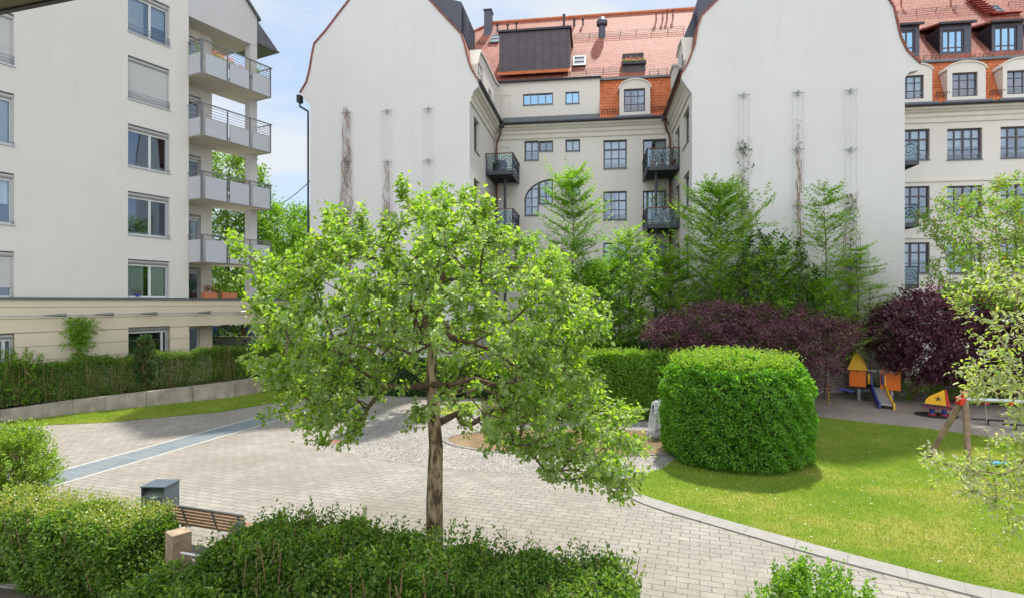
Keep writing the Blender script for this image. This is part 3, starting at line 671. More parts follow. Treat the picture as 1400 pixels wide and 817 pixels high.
# loggia: recessed end wall, column, gable beam, slabs
EU = 2.08
mb = MB()
doors = [(.12,1.35,z,z+2.25) for z in (4.15,6.55,9.62,12.72,15.75)]; doors = [(.12,1.45,3.4+.0,5.9+.25)]+[(.12,1.45,z,z+2.35) for z in (6.55,9.62,12.72,15.75)]
wall_holes(mb, lambda a,b,d: (a,1.2+d,b), 0, EU, 3.3, 18.6, doors, .15)
mb.quad((EU,1.2,3.3),(EU,9,3.3),(EU,9,18.6),(EU,1.2,18.6)); mb.build('loggia_wall', M['beige'], lb)
for a0,a1,b0,b1 in doors: window(lb, lambda a,b,d: (a,1.2+d,b), a0,a1,b0,b1, cols=(.5,), mat='white_frame', box=True, sill=False, rec=.15, fw=.09, bars=.1, curtain=.6, name='balcony_door')
mb = MB(); mb.box(3.56,3.98,.05,.50,4.1,18.48); mb.build('column', M['white_render'], lb)
# gable beam with sloping roof edge
zb = 18.5; ur = LF.pv(354,30,0.05)[0]
pk = LF.pv(337,0,.05); pe = LF.pv(354,27,.05); sl = (pe[1]-pk[1])/(pe[0]-pk[0])
mb = MB(); top0 = pk[1]+sl*(0-pk[0]); cap = min(top0, 30)
mb.prism([(.0,zb),(3.98,zb),(3.98,pe[1]),(.0,top0)], LX, .05, .45); mb.build('gable_beam', M['white_render'], lb)
mb = MB(); mb.prism([(4.12,pe[1]-.12),(4.12,pe[1]+.02),(-.0,top0+.16),(-.0,top0+.02)], LX, -.1, 9); mb.build('roof', M['flash'], lb)
mb = MB(); mb.box(0.003,3.95,.452,9,zb,zb+.2); mb.box(-16,0,-.08,9,TOPZ+.003,TOPZ+.2); mb.build('loggia_ceiling', M['soffit'], lb)
# metal awning hood on the right edge
hz0 = LF.pv(353,58,.05)[1]; hz1 = LF.pv(353,29,.05)[1]; hu = LF.pv(375,59,.3)[0]
mb = MB(); mb.prism([(3.99,hz0),(hu,hz0),(hu,hz0+.08),(3.99,hz1)], LX, .06, 2.2); mb.build('awning_hood', M['flash'], lb)
mb = MB(); mb.prism([(3.985,hz0-.07),(hu+.12,hz0-.07),(hu+.12,hz0-.004),(3.985,hz0-.004)], LX, .0, 2.3); mb.build('awning_edge', M['flash'], lb)
# balconies
def balcony_left(zb, ztop, pfrac, bars_n):
    s = MB(); s.box(.006,4.02,-1.0,1.19,zb,zb+.22); o = s.build('balcony', M['soffit'], lb)
    pt = zb+.12+(ztop-zb-.12)*pfrac
    for (x0,x1) in ((.16,1.30),(1.50,2.62),(2.82,3.92)):
        p = MB(); p.box(x0,x1,-1.05,-1.03,zb+.02,pt); p.build('balcony_panel', M['panel'], o)
        q = MB()
        for (c,d_,e_,f_) in ((x0-.02,x0,zb,pt),(x1,x1+.02,zb,pt)): q.box(c,d_,-1.055,-1.025,e_,f_)
        q.box(x0-.02,x1+.02,-1.055,-1.025,pt,pt+.02); q.box(x0-.02,x1+.02,-1.055,-1.025,zb,zb+.02); q.build('panel_frame', M['rail'], o)
    p = MB(); p.box(-.03,-.01,-.93,-.05,zb+.02,pt); p.build('balcony_panel', M['panel'], o)
    q = MB()
    for x in (.06,1.40,2.72,4.0): q.box(x-.03,x+.03,-1.02,-.98,zb+.0,ztop)
    q.box(-.04,.0,-1.02,-.98,zb,ztop)
    q.box(-.05,4.10,-1.04,-.96,ztop-.035,ztop+.012); q.box(-.05,-.0,-.96,0-.002,ztop-.035,ztop+.01); q.box(4.02,4.08,-.95,.9,ztop-.03,ztop+.008)
    for i in range(bars_n):
        z = pt+(ztop-pt)*(i+1)/(bars_n+1); q.tube([(-.02,-1.0,z),(4.04,-1.0,z)], .012, 6); q.tube([(4.05,-1.0,z),(4.05,.9,z)], .012, 6); q.tube([(-.02,-1.0,z),(-.02,-.0,z)], .012, 6)
    q.build('railing', M['rail'], o)
    return o
balcony_left(15.50,17.15,.58,4); balcony_left(12.48,14.06,.52,4); balcony_left(9.40,10.75,.80,2); balcony_left(6.30,7.66,.80,2)
def ltow(u,v): return LF.world(u,v)

# ================================================================== WHITE COURTYARD BUILDING
CA = -math.atan2(115, 790); BF = Frame(642, 30.5, CA)
cb_ = empty('courtyard_building', 'large white period building with two tall blank gable wings and red tiled roofs', 'building', (BF.X0,BF.Y0,0), CA)
U1, UR, ULf, VR = 11.35, 21.1, -9.09, 7.54
EZ = 16.0
def gable(pxs, name):
    pts = [BF.pv(x,y,0) for x,y in pxs]; m = MB(); m.prism(pts, LX, 0, .4); m.build(name, M['gable'], cb_); return pts
gl = [(424,700),(424,143),(418,139),(411,128),(420,113),(424.5,95),(428,73),(430.6,60.6),(446,43),(461,23),(479,0),(530,-62),(586,0),(602,18),(629.5,47),(634,61),(640,86),(645,98),(654,112),(654,118),(645,128),(642,132),(642,700)]
def fix(l): # foot of the wall down to the ground
    P = [BF.pv(x,y,0) for x,y in l]; P[0] = (P[1][0], -.1); P[-1] = (P[-2][0], -.1); return P
GLp = fix(gl); m = MB(); m.prism(GLp, LX, 0, .4); m.build('left_gable_wall', M['gable'], cb_)
gr = [(946,700),(946,128),(940,120),(932,108),(932,103),(942,86),(951,62),(955,37),(960,22),(982,0),(1040,-60),(1097,-118),(1150,-62),(1200,-18),(1214,0),(1221,11),(1225,29),(1230,51),(1239,70),(1251,82),(1258,88),(1256,96),(1243,99),(1237,107),(1237,700)]
GRp = fix(gr); m = MB(); m.prism(GRp, LX, 0, .4); m.build('right_gable_wall', M['gable'], cb_)
def roof_from(prof, out, name, v0, v1):
    """tile skin following a gable profile; prof ordered eave->peak->eave"""
    m = MB(); P = [np.array(p) for p in prof]; n = len(P); off = []
    for i in range(n):
        d = P[min(i+1,n-1)]-P[max(i-1,0)]; d /= np.linalg.norm(d)+1e-9; off.append(P[i]+np.array([-d[1],d[0]])*out)
    for i in range(n-1):
        q = [P[i]+(off[i]-P[i])*.05, P[i+1]+(off[i+1]-P[i+1])*.05, off[i+1], off[i]]
        m.prism([tuple(a) for a in q], LX, v0, v1)
    return m.build(name, M['tile_y'], cb_)
roof_from(GLp[3:19], .09, 'left_wing_roof', -.06, 16)
roof_from(GRp[4:21], .09, 'right_wing_roof', -.06, 16)
# side walls of the wings (with window recesses)
SL = lambda a,b,d: (-d, a, b)                 # plane u=0 facing +u, a=v
SR = lambda a,b,d: (U1+d, a, b)               # plane u=U1 facing -u
def pwin(fr, u, x0,x1,yt,yb):                 # window on a side wall from its pixel columns; rows read at x0
    a0, z1 = fr.pu(x0,yt,u); _, z0 = fr.pu(x0,yb,u); a1 = fr.pu(x1,yt,u)[0]; return (min(a0,a1),max(a0,a1),z0,z1)
storey = 3.37
wl = [pwin(BF,0,648,655.5,158,204)]; w0 = wl[0]; wl += [(w0[0],w0[1],w0[2]-storey*k,w0[3]-storey*k) for k in (1,2,3)]
wl = [(a,b,c,d) for a,b,c,d in wl if c > .5]
wr = [pwin(BF,U1,942,934,176,208)]; w0 = (wr[0][0],wr[0][1],wl[0][2],wl[0][3]); wr = [(w0[0],w0[1],w0[2]-storey*k,w0[3]-storey*k) for k in (0,1,2,3)]
b0_ = BF.pu(929,200,U1)[0]; b1_ = BF.pu(923,200,U1)[0]; lo_, hi_ = min(b0_,b1_), max(b0_,b1_)
wr += [(lo_,min(hi_,VR-.2),w0[2]-.3-storey*k,w0[3]-storey*k) for k in (0,1,2)]
wr = [q for q in wr if q[2] > .5]
mb = MB(); wall_holes(mb, SL, .4, VR, -.1, EZ, wl, .22); mb.build('left_wing_side_wall', M['facade'], cb_)
mb = MB(); wall_holes(mb, SR, .4, VR, -.1, EZ, wr, .22); mb.build('right_wing_side_wall', M['facade'], cb_)
for q in wl: window(cb_, SL, *q, cols=(.5,), rows=(.33,.66), rec=.2, mat='winframe')
for q in wr: window(cb_, SR, *q, cols=(.5,), rows=(.33,.66), rec=.2, mat='winframe')
mb = MB(); mb.box(ULf,ULf+.3,.4,16,-.1,EZ); mb.box(UR-.3,UR,.4,VR,-.1,EZ); mb.build('outer_side_wall', M['facade'], cb_)
# rear facade: windows measured in pixels
rw = []
def rwin(x0,y0,x1,y1,**k):
    u0, z1 = BF.pv(x0,y0,VR); u1, _ = BF.pv(x1,y0,VR); z0 = BF.pv(x0,y1,VR)[1]; rw.append((u0,u1,z0,z1,k)); return rw[-1]
g6 = dict(cols=(.333,.667), rows=(.3,.62,.85), rail=3); 
rwin(717,193,736.5,219.5,cols=(.5,),rows=(.5,)); rwin(736.8,193,756,207,cols=(.5,)); rwin(773,191,793,207,cols=(.5,),rows=())
for y0,y1 in ((192,231),(262,301),(332,371)): rwin(825,y0,857,y1,cols=(.333,.667),rows=(.36,.68),heavy=(.68,),rail=3 if y0<300 else 0,curtain=.8)
for y0,y1 in ((191,232),(261,301)): rwin(879,y0,911,y1,cols=(.4,),curtain=.5)
rwin(880,332,912,364,cols=(.333,.667),rows=(.5,))
for y0,y1 in ((178,220),(255.5,297.5),(332,374),(410,452)): rwin(1222,y0,1271,y1,cols=(.25,.5,.75),rows=(.33,.68),heavy=(.5,.68),curtain=1,rail=3 if y0<200 else 0)
for i,(y0,y1) in enumerate(((176.5,219),(254.6,297),(332,374),(410,452))):
    a = rwin(1295,y0,1343,y1,cols=(.25,.5,.75),rows=(.33,.68),heavy=(.5,.68),curtain=1,rail=3 if y0<200 else 0)
    step = BF.pv(1368,176,VR)[0]-BF.pv(1295,176,VR)[0]
    for k_ in (1,2,3): rw.append((a[0]+step*k_, a[1]+step*k_, a[2], a[3], a[4]))
# arched windows: a rectangle hole whose upper corner is filled by an arch piece
Q = BF.pv(717,246,VR); Qr = BF.pv(756,246,VR)[0]; Qb = BF.pv(717,295,VR)[1]; Qc = BF.pv(756,279,VR)[1]; Qm = BF.pv(736.5,246,VR)[0]
rw.append((Q[0],Qm,Qb,Q[1],dict(cols=(.5,),rows=(.25,.5,.75),rail=0,arch=('l',)))); rw.append((Qm+.005,Qr,Qc,Q[1],dict(cols=(.5,),rows=(.33,.66))))
S0 = BF.pv(773.5,234,VR); S1 = BF.pv(792.5,234,VR)[0]; Sb = BF.pv(773.5,266,VR)[1]
rw.append((S0[0],S1,Sb,S0[1],dict(cols=(.5,),rows=(.4,.75))))
UE = 46.0
mb = MB(); RX = lambda a,b,d: (a, VR+d, b); holes = [w[:4] for w in rw]
wall_holes(mb, RX, 0, U1, -.1, EZ-.1, holes, .2); mb.build('rear_facade_wall', M['facade'], cb_); mb = MB(); wall_holes(mb, RX, UR-.0, UE, -.1, EZ-.1, holes, .2); mb.build('rear_facade_wall', M['facade'], cb_)
for a0,a1,b0,b1,k in rw:
    k = dict(k); k.pop('arch', None); window(cb_, RX, a0,a1,b0,b1, rec=.17, mat='dwin', fw=.08, bars=.06, sill=True, **k)
def arch_fill(cx, cz, rx, rz, side):         # spandrel that turns a square head into an arch, flush 3 mm proud
    m = MB(); n = 10
    for i in range(n):
        t0, t1 = math.pi/2*i/n, math.pi/2*(i+1)/n; s = -1 if side == 'l' else 1
        p0 = (cx+s*rx*math.cos(t0), cz+rz*math.sin(t0)); p1 = (cx+s*rx*math.cos(t1), cz+rz*math.sin(t1)); c_ = cx+s*(rx+.01)
        m.prism([p0,p1,(p1[0],cz+rz+.012),(p0[0],cz+rz+.012)] if i else [p0,p1,(p1[0],cz+rz+.012),(c_,cz+rz+.012),(c_,cz)], RX, -.003, .15)
    m.build('arch_spandrel', M['facade'], cb_)
    a = MB(); s = -1 if side == 'l' else 1
    pts = [RX(cx+s*rx*math.cos(t_), cz+rz*math.sin(t_), .12) for t_ in [math.pi/2*i/n for i in range(n+1)]]; a.tube(pts, .045, 4); a.build('arch_frame', M['dwin'], cb_)
arch_fill(Qr-.02, Qc+.15, Qr-Q[0], Q[1]-Qc-.14, 'l')
mid = (S0[0]+S1)/2; arch_fill(mid, S0[1]-.55, (S1-S0[0])/2, .55, 'l'); arch_fill(mid, S0[1]-.55, (S1-S0[0])/2, .55, 'r')
# blind arches near the left corner, string courses
mb = MB()
for zt in (BF.pv(690,201,VR)[1], BF.pv(690,265,VR)[1]):
    u0, u1 = BF.pv(681,210,VR)[0], BF.pv(699,210,VR)[0]; c_ = (u0+u1)/2; r_ = (u1-u0)/2
    mb.tube([RX(u0,zt-2.3,-.01)]+[RX(c_-r_*math.cos(t_), zt-r_+r_*math.sin(t_), -.01) for t_ in [math.pi*i/12 for i in range(13)]]+[RX(u1,zt-2.3,-.01)], .035, 4)
mb.build('blind_arch_moulding', M['trim'], cb_)
mb = MB()
for z in (BF.pv(1300,246.5,VR)[1], BF.pv(1300,324,VR)[1]): mb.box(UR,UE,VR-.06,VR-.002,z-.07,z+.05)
mb.build('string_course', M['trim'], cb_)
# pilaster edge seen at px 822
u_ = BF.pv(822,200,VR)[0]; mb = MB(); mb.box(.02,u_,VR-.07,VR-.003,BF.pv(822,178,VR)[1],14.98); mb.build('frieze_panel', M['facade'], cb_)
# cornice and gutter along both inner side walls and the rear facade
prof = [(0,14.95),(.07,14.95),(.09,15.2),(.16,15.28),(.18,15.45),(.30,15.55),(.34,15.62),(.44,15.66),(.46,15.86),(0,15.9)]
mb = MB(); mb.prism(prof, lambda a,b,d: (a, d, b), .002, VR-.0); mb.build('left_wing_cornice', M['trim'], cb_)
mb = MB(); mb.prism(prof, lambda a,b,d: (U1-a, d, b), .002, VR-.0); mb.build('right_wing_cornice', M['trim'], cb_)
mb = MB(); mb.prism(prof, lambda a,b,d: (d, VR-a, b), .47, U1-.47); mb.build('cornice', M['trim'], cb_)
mb = MB(); mb.prism(prof, lambda a,b,d: (d, VR-a, b), UR+.01, UE); mb.build('cornice', M['trim'], cb_)
def gutter(p0, p1, name='gutter'):
    m = MB(); m.tube([p0,p1], .085, 10); return m.build(name, M['gutter'], cb_)
gutter((.56,-.1,15.98),(.56,VR-.5,15.98)); gutter((U1-.56,-.1,15.98),(U1-.56,VR-.5,15.98)); gutter((.5,VR-.56,15.86),(U1-.5,VR-.56,15.86)); gutter((UR+.05,VR-.56,15.86),(UE,VR-.56,15.86))
m = MB(); m.box(.42,.72,VR-.72,VR-.42,15.62,16.0); m.build('hopper', M['gutter'], cb_)
m = MB(); m.box(U1-.72,U1-.42,VR-.72,VR-.42,15.62,16.0); m.build('hopper', M['gutter'], cb_)
for s, x in ((1,0),(-1,U1)):
    m = MB(); m.tube([(x+s*.56,VR-.56,15.62),(x+s*.5,VR-.5,15.35),(x+s*.22,VR-.2,14.8),(x+s*.16,VR-.14,14.4),(x+s*.16,VR-.14,0)], .065, 8); m.build('downpipe', M['copper'], cb_)
# left outer gutter end + downpipe
a = BF.pv(411,131,0); m = MB(); m.box(a[0]-.22,a[0]-.01,-.05,.3,a[1]-.35,a[1]+.05); m.tube([(a[0]-.12,.1,a[1]-.3),(a[0]-.1,.1,a[1]-.55),(ULf-.05,.1,a[1]-.85),(ULf-.04,.1,a[1]-1.1),(ULf-.04,.1,0)], .055, 8); m.build('downpipe', M['gutter'], cb_)

# ---- main roof
V0, Z0, MSL = 8.3, 18.75, None
rid = (15.8, 26.7); MSL = (rid[1]-Z0)/(rid[0]-V0)
ul = BF.ps(676,114,V0,Z0,MSL)[0]; url = BF.ps(673,32,V0,Z0,MSL)[0]; hp = BF.ps(630,60,V0,Z0,MSL)
TH = .12
m = MB(); quadp = [(-6,V0,Z0),(UE,V0,Z0),(UE,rid[0],rid[1]),(url,rid[0],rid[1]),(hp[0]-2.2,hp[1]-1.0,hp[2]-1.0),(-6,V0,Z0)][:5]
vs = quadp + [(x,y+.05,z-TH) for x,y,z in quadp]; n = 5
m.add(vs, [tuple(range(n)), tuple(range(2*n-1,n-1,-1))]+[(i,(i+1)%n,n+(i+1)%n,n+i) for i in range(n)]); m.build('main_roof', M['tile'], cb_)
m = MB(); m.quad((url,rid[0],rid[1]-.01),(UE,rid[0],rid[1]-.01),(UE,24,18),(url,24,18)); m.quad((url,rid[0],rid[1]-.02),(url,24,18),(hp[0]-4,hp[1]+3,hp[2]-2),(hp[0]-2.2,hp[1]-1,hp[2]-1.05)); m.build('rear_roof_slope', M['tile'], cb_)
m = MB(); m.tube([(url,rid[0],rid[1]+.03),(UE,rid[0],rid[1]+.03)], .13, 8); m.tube([(url,rid[0],rid[1]+.03),(hp[0]-2.2,hp[1]-1,hp[2]-.95)], .1, 6); m.build('ridge_tiles', M['mansard'], cb_)
def mans(u0,u1,name):
    m = MB(); pr = [(VR-.5,15.93),(VR-.1,16.45),(VR+.22,17.3),(VR+.45,18.1),(VR+.62,Z0+.02)]
    for i in range(4):
        (a,b),(c,d) = pr[i],pr[i+1]; m.add([(u0,a,b),(u1,a,b),(u1,c,d),(u0,c,d)],[(0,1,2,3)])
    m.build(name, M['mansard'], cb_)
    m = MB(); m.box(u0,u1,VR+.45,V0+.12,Z0-.04,Z0+.10); m.build('roof_flashing', M['flash'], cb_)
ua = BF.pv(820,130,VR+.3)[0]
mans(ua, U1, 'mansard_slope'); mans(UR, UE, 'mansard_slope')
# white attic wall left of the mansard with its two windows
AX = lambda a,b,d: (a, VR+.28+d, b); aw = []
for x0,y0,x1,y1,c in ((715,129,756,144,(.25,.5,.75)),(773,126,792,142,(.5,))):
    u0,z1 = BF.pv(x0,y0,VR+.28); u1 = BF.pv(x1,y0,VR+.28)[0]; z0 = BF.pv(x0,y1,VR+.28)[1]; aw.append((u0,u1,z0,z1,c))
mb = MB(); wall_holes(mb, AX, .2, ua, 16.3, Z0+.05, [q[:4] for q in aw], .2)
mb.quad((ua,VR+.28,16.3),(ua,VR+1.2,16.3),(ua,VR+1.2,Z0),(ua,VR+.28,Z0)); mb.build('attic_wall', M['facade'], cb_)
for a0,a1,b0,b1,c in aw: window(cb_, AX, a0,a1,b0,b1, cols=c, rec=.12, mat='winframe', fw=.06, curtain=0, glass='glass2')
r0,z1 = BF.pv(679,131,VR+.28); r1 = BF.pv(698,131,VR+.28)[0]; m = MB(); z0 = 16.5
for q in ((r0,r0+.04,z0,z1),(r1-.04,r1,z0,z1),(r0,r1,z1-.04,z1)): m.mbox(AX,*q[:2],*q[2:],-.03,-.002)
m.build('blind_panel', M['trim'], cb_)
m = MB(); m.add([(.5,VR-.48,15.95),(ua,VR-.48,15.95),(ua,VR+.27,16.5),(.5,VR+.27,16.5)],[(0,1,2,3)]); m.build('sloping_flashing', M['flash'], cb_)
gutter((.1,VR+.15,Z0+.08),(ua+.1,VR+.15,Z0+.08))
# arched white dormers on the mansard
def arch_dormer(x0,x1,yt,ys,yb,wx0,wx1,wy0,wy1):
    d_ = VR-.38; u0 = BF.pv(x0,yt,d_)[0]; u1 = BF.pv(x1,yt,d_)[0]; zt = BF.pv((x0+x1)/2,yt,d_)[1]; zs = BF.pv(x0,ys,d_)[1]; z0 = 16.0
    w0,wz1 = BF.pv(wx0,wy0,d_); w1 = BF.pv(wx1,wy0,d_)[0]; wz0 = BF.pv(wx0,wy1,d_)[1]; wz0 = max(wz0, 16.3)
    m = MB(); D = lambda a,b,d: (a, d_+d, b)
    wall_holes(m, D, u0,u1,z0,zs, [(w0,w1,wz0,min(wz1,zs-.02))], .16)
    n = 14; c_ = (u0+u1)/2; hw = (u1-u0)/2
    arc = [(c_+hw*math.cos(t), zs+(zt-zs)*math.sin(t)) for t in [math.pi*i/n for i in range(n+1)]]
    m.prism(arc, D, 0, .12); m.quad(D(u0,z0,0),D(u0,zs,0),D(u0,zs,1.4),D(u0,z0,1.4)); m.quad(D(u1,z0,0),D(u1,zs,0),D(u1,zs,1.4),D(u1,z0,1.4))
    o = m.build('arched_dormer', M['facade'], cb_)
    m = MB(); n = 14; arc2 = [(c_+(hw+.09)*math.cos(t), zs-.02+(zt-zs+.10)*math.sin(t)) for t in [math.pi*i/n for i in range(n+1)]]
    for i in range(n): m.prism([arc[i],arc[i+1],arc2[i+1],arc2[i]], D, -.06, 1.6)
    m.build('dormer_roof', M['trim'], o)
    m = MB(); m.box(u0-.25,u1+.25,VR-.56,VR-.384,15.94,16.05); m.build('dormer_apron', M['flash'], o)
    wz1 = min(wz1,zs-.02)
    win = window(o, D, w0,w1,wz0,wz1, cols=(.333,.667), rows=(.35,.7), rec=.12, mat='dwin', fw=.07, rail=3, curtain=.7, glass='glass', sill=False)
    return u0,u1
arch_dormer(847,889,109,122,153,853,882,122,154)
d1 = arch_dormer(1222,1274.5,88,98,130,1230,1263,104,137)
d2 = arch_dormer(1295,1347.6,85,96,128,1302,1336.6,100,134.6)
d3 = arch_dormer(1371,1424,80,92,125,1377,1412,97,131)
# metal box dormers above
def box_dormer(x0,x1,yt,yb,wx0,wx1,wy0,wy1,v=9.0,cols=(.333,.667)):
    u0 = BF.pv(x0,yt,v)[0]; u1 = BF.pv(x1,yt,v)[0]; zt = BF.pv(x0,yt,v)[1]; zb_ = BF.pv(x0,yb,v)[1]; D = lambda a,b,d: (a, v+d, b)
    w0,wz1 = BF.pv(wx0,wy0,v); w1 = BF.pv(wx1,wy0,v)[0]; wz0 = BF.pv(wx0,wy1,v)[1]
    vend = V0+(zt-Z0)/MSL+.3; m = MB(); wall_holes(m, D, u0,u1,zb_,zt,[(w0,w1,wz0,wz1)],.12)
    for u in (u0,u1): m.add([(u,v,zb_),(u,v,zt),(u,vend,zt)],[(0,1,2)]); m.add([(u,v,zb_),(u,v,zt),(u,vend,zt),(u,vend-.3,zt-.3)],[(0,1,2,3)])
    o = m.build('box_dormer', M['dark_metal_y'], cb_)
    m = MB(); m.add([(u0-.15,v-.2,zt+.0),(u1+.15,v-.2,zt),(u1+.15,vend+1.0,zt+.9),(u0-.15,vend+1.0,zt+.9),(u0-.15,v-.2,zt+.1),(u1+.15,v-.2,zt+.1),(u1+.15,vend+1,zt+1.0),(u0-.15,vend+1,zt+1.0)],[(0,1,2,3),(4,5,6,7),(0,1,5,4),(1,2,6,5),(3,0,4,7)]); m.build('dormer_roof', M['tile'], o)
    m = MB(); m.box(u0-.16,u1+.16,v-.28,v-.18,zt-.02,zt+.11); m.build('dormer_gutter', M['gutter'], o)
    window(o, D, w0,w1,wz0,wz1, cols=cols, rows=(.24,), rec=.08, mat='dwin', fw=.09, bars=.08, curtain=0, glass='glass2', sill=False)
box_dormer(1212,1257,38,83,1218,1251,43,74); box_dormer(1285,1328,35.5,81,1288,1318,41.6,73); box_dormer(1356,1399,33,77,1359.5,1391,37,71); box_dormer(1428,1472,30,74,1432,1463,35,68)
# long seamed box on the left part of the main roof
v = 9.1; u0, zt = BF.pv(682.5,48,v); u1 = BF.pv(779,43,v)[0]; zb_ = BF.pv(682.5,101,v)[1]; zt = zt+.12
m = MB(); vend = V0+(zt-Z0)/MSL; m.add([(u0,v,zb_),(u1,v,zb_),(u1,v,zt),(u0,v,zt),(u0,vend,zt),(u1,vend,zt)],[(0,1,2,3),(3,2,5,4),(0,3,4),(1,2,5)]); bx = m.build('seamed_roof_box', M['dark_metal'], cb_)
m = MB(); m.box(u0-.08,u1+.12,v-.14,vend+.2,zt+.003,zt+.14); m.build('box_coping', M['gutter'], bx)
m = MB(); m.add([(u0-.1,v-.32,zb_-.24),(u1+.1,v-.32,zb_-.24),(u1+.1,v+.0,zb_+.1),(u0-.1,v+.0,zb_+.1)],[(0,1,2,3)]); m.build('box_apron', M['mansard'], bx)
# skylights, chimneys, vents, loggia
def on_roof(px,py,lift=0): u,v,z = BF.ps(px,py,V0,Z0,MSL); return np.array([u,v-lift*.7,z+lift*.7])
def skylight(x0,x1,y0,y1):
    a,b,c,d = on_roof(x0,y1,.08),on_roof(x1,y1,.08),on_roof(x1,y0,.08),on_roof(x0,y0,.08); ctr = (a+b+c+d)/4
    u0_,u1_ = a[0],b[0]; m = MB(); vb,zb__ = a[1],a[2]; vt,ztt = d[1],d[2]
    for (s0,s1,r0_,r1_) in ((0,1,0,.13),(0,1,.87,1),(0,.12,.13,.87),(.88,1,.13,.87),(.12,.88,.45,.52)):
        q = []
        for l in (0,.09):
            for s_,r_ in ((s0,r0_),(s1,r0_),(s1,r1_),(s0,r1_)): q.append((u0_+(u1_-u0_)*s_, vb+(vt-vb)*r_-l*.7, zb__+(ztt-zb__)*r_+l*.7))
        m.add(q, [(3,2,1,0),(4,5,6,7)]+[(j,(j+1)%4,4+(j+1)%4,4+j) for j in range(4)])
    o = m.build('skylight', M['flash'], cb_)
    g = MB(); g.quad(*[(u0_+(u1_-u0_)*s_, vb+(vt-vb)*r_-.02, zb__+(ztt-zb__)*r_+.02) for s_,r_ in ((.1,.1),(.9,.1),(.9,.9),(.1,.9))]); g.build('pane', M['skypane'], o)
t = NT('skylight_pane'); p = t.n('BsdfPrincipled', _0=(.35,.40,.44,1), Roughness=.12); M['skypane'] = t.end(p.outputs[0])
skylight(669.5,682,50,61); skylight(783,801,80,93); skylight(1353,1374,11,20)
m = MB(); c0 = on_roof(667.5,46); zt = BF.pv(667,17,c0[1])[1]; hw = .27
m.box(c0[0]-hw,c0[0]+hw,c0[1]-.3,c0[1]+.5,c0[2]-.4,zt); ch = m.build('chimney', M['dark_metal_y'], cb_); m = MB(); m.box(c0[0]-hw-.06,c0[0]+hw+.06,c0[1]-.36,c0[1]+.56,zt+.002,zt+.1); m.build('chimney_cap', M['gutter'], ch)
c0 = on_roof(823,51); zt = BF.pv(823,24,c0[1])[1]; m = MB()
m.tube([(c0[0],c0[1],c0[2]-.2),(c0[0],c0[1],c0[2]+.75),(c0[0],c0[1],c0[2]+.85),(c0[0],c0[1],zt-.35),(c0[0],c0[1],zt-.30),(c0[0],c0[1],zt)], [.24,.24,.40,.40,.40,.15], 12); m.build('roof_ventilator', M['dark_metal_y'], cb_)
for px,py,h in ((771,36,.8),(694,44,.5),(706,42,.5),(680,43,.45),(785,36,.45),(797,35,.4),(897,29,.6),(906,28,.6),(912,27,.6),(920,26,.6),(1232,8,.5),(1300,8,.5)):
    c0 = on_roof(px,py); m = MB(); m.tube([(c0[0],c0[1],c0[2]-.1),(c0[0],c0[1],c0[2]+h)], .06 if py!=36 else .09, 8); m.tube([(c0[0],c0[1],c0[2]+h),(c0[0],c0[1],c0[2]+h+.1)], .11, 8); m.build('vent_pipe', M['gutter'] if py>=30 else M['tile'], cb_)
def snow_guard(x0,y0,x1,y1,h=.22,rails=3):
    a, b = on_roof(x0,y0), on_roof(x1,y1); n = max(2,int(abs(b[0]-a[0])/1.1)); m = MB()
    for i in range(n+1):
        p_ = a+(b-a)*i/n; m.tube([p_, p_+np.array([0,-.12,h+.05])], .022, 5)
    for k in range(rails): o_ = np.array([0,-.04-.03*k,.05+h*(k)/(rails-1)]); m.tube([a+o_, b+o_], .014, 5)
    m.build('snow_guard', M['gutter'], cb_)
snow_guard(785,53,935,42); snow_guard(1226,22,1333,12); snow_guard(1378,9,1460,3); snow_guard(779,103,848,99,.25); snow_guard(888,103,912,101,.25)
snow_guard(643,60,668,62); snow_guard(1262,84,1284,84,.25); snow_guard(1331,82,1356,82,.25)
snow_guard(690,74,700,73) if False else None
def mans_guard(x0,x1,y):
    a = BF.pv(x0,y,VR-.3); b = BF.pv(x1,y,VR-.3); m = MB()
    for i in range(7): u = a[0]+(b[0]-a[0])*i/6; m.tube([(u,VR-.25,a[1]-.12),(u,VR-.42,a[1]+.18)], .018, 4)
    for k in (0,.14): m.tube([(a[0],VR-.35,a[1]+k),(b[0],VR-.35,a[1]+k)], .014, 4)
    m.build('snow_guard', M['gutter'], cb_)
mans_guard(823,845,154); mans_guard(891,908,150); mans_guard(1280,1297,131); mans_guard(1353,1372,128)
# red roof ladder
m = MB(); a, b = on_roof(1325,0,.15), on_roof(1352,22,.15)
for i in range(9): p_ = a+(b-a)*i/8; m.cbox((p_[0],p_[1]-.1,p_[2]), (.85,.3,.05))
for s in (-.3,.3): m.tube([a+np.array([s,0,-.1]), b+np.array([s,0,-.1])], .03, 5)
m.cbox((b[0]+.9,b[1]-.1,b[2]-.1),(1.8,.35,.05)); m.build('roof_ladder', M['copper'] if False else basic('red_ladder_paint', (.30,.04,.03), .5), cb_)
# roof loggia with balustrade box
v = 9.3; u0, z1 = BF.pv(851,74,v+.12); u1 = BF.pv(880,74,v+.12)[0]; ub0, zb1 = BF.pv(851,90,v); ub1 = BF.pv(882,90,v)[0]; zb0 = BF.pv(851,106,v)[1]
m = MB(); m.box(ub0,ub1,v-.3,v+.1,zb0+.0,zb1); lg = m.build('roof_loggia', M['dark_metal'], cb_)
m = MB(); m.box(u0,u1,v+.12,v+.9,zb0,z1); m.build('loggia_back', M['gutter'], lg)
LOGGIA = ((ub0+ub1)/2, v-.1, zb1, ub1-ub0)
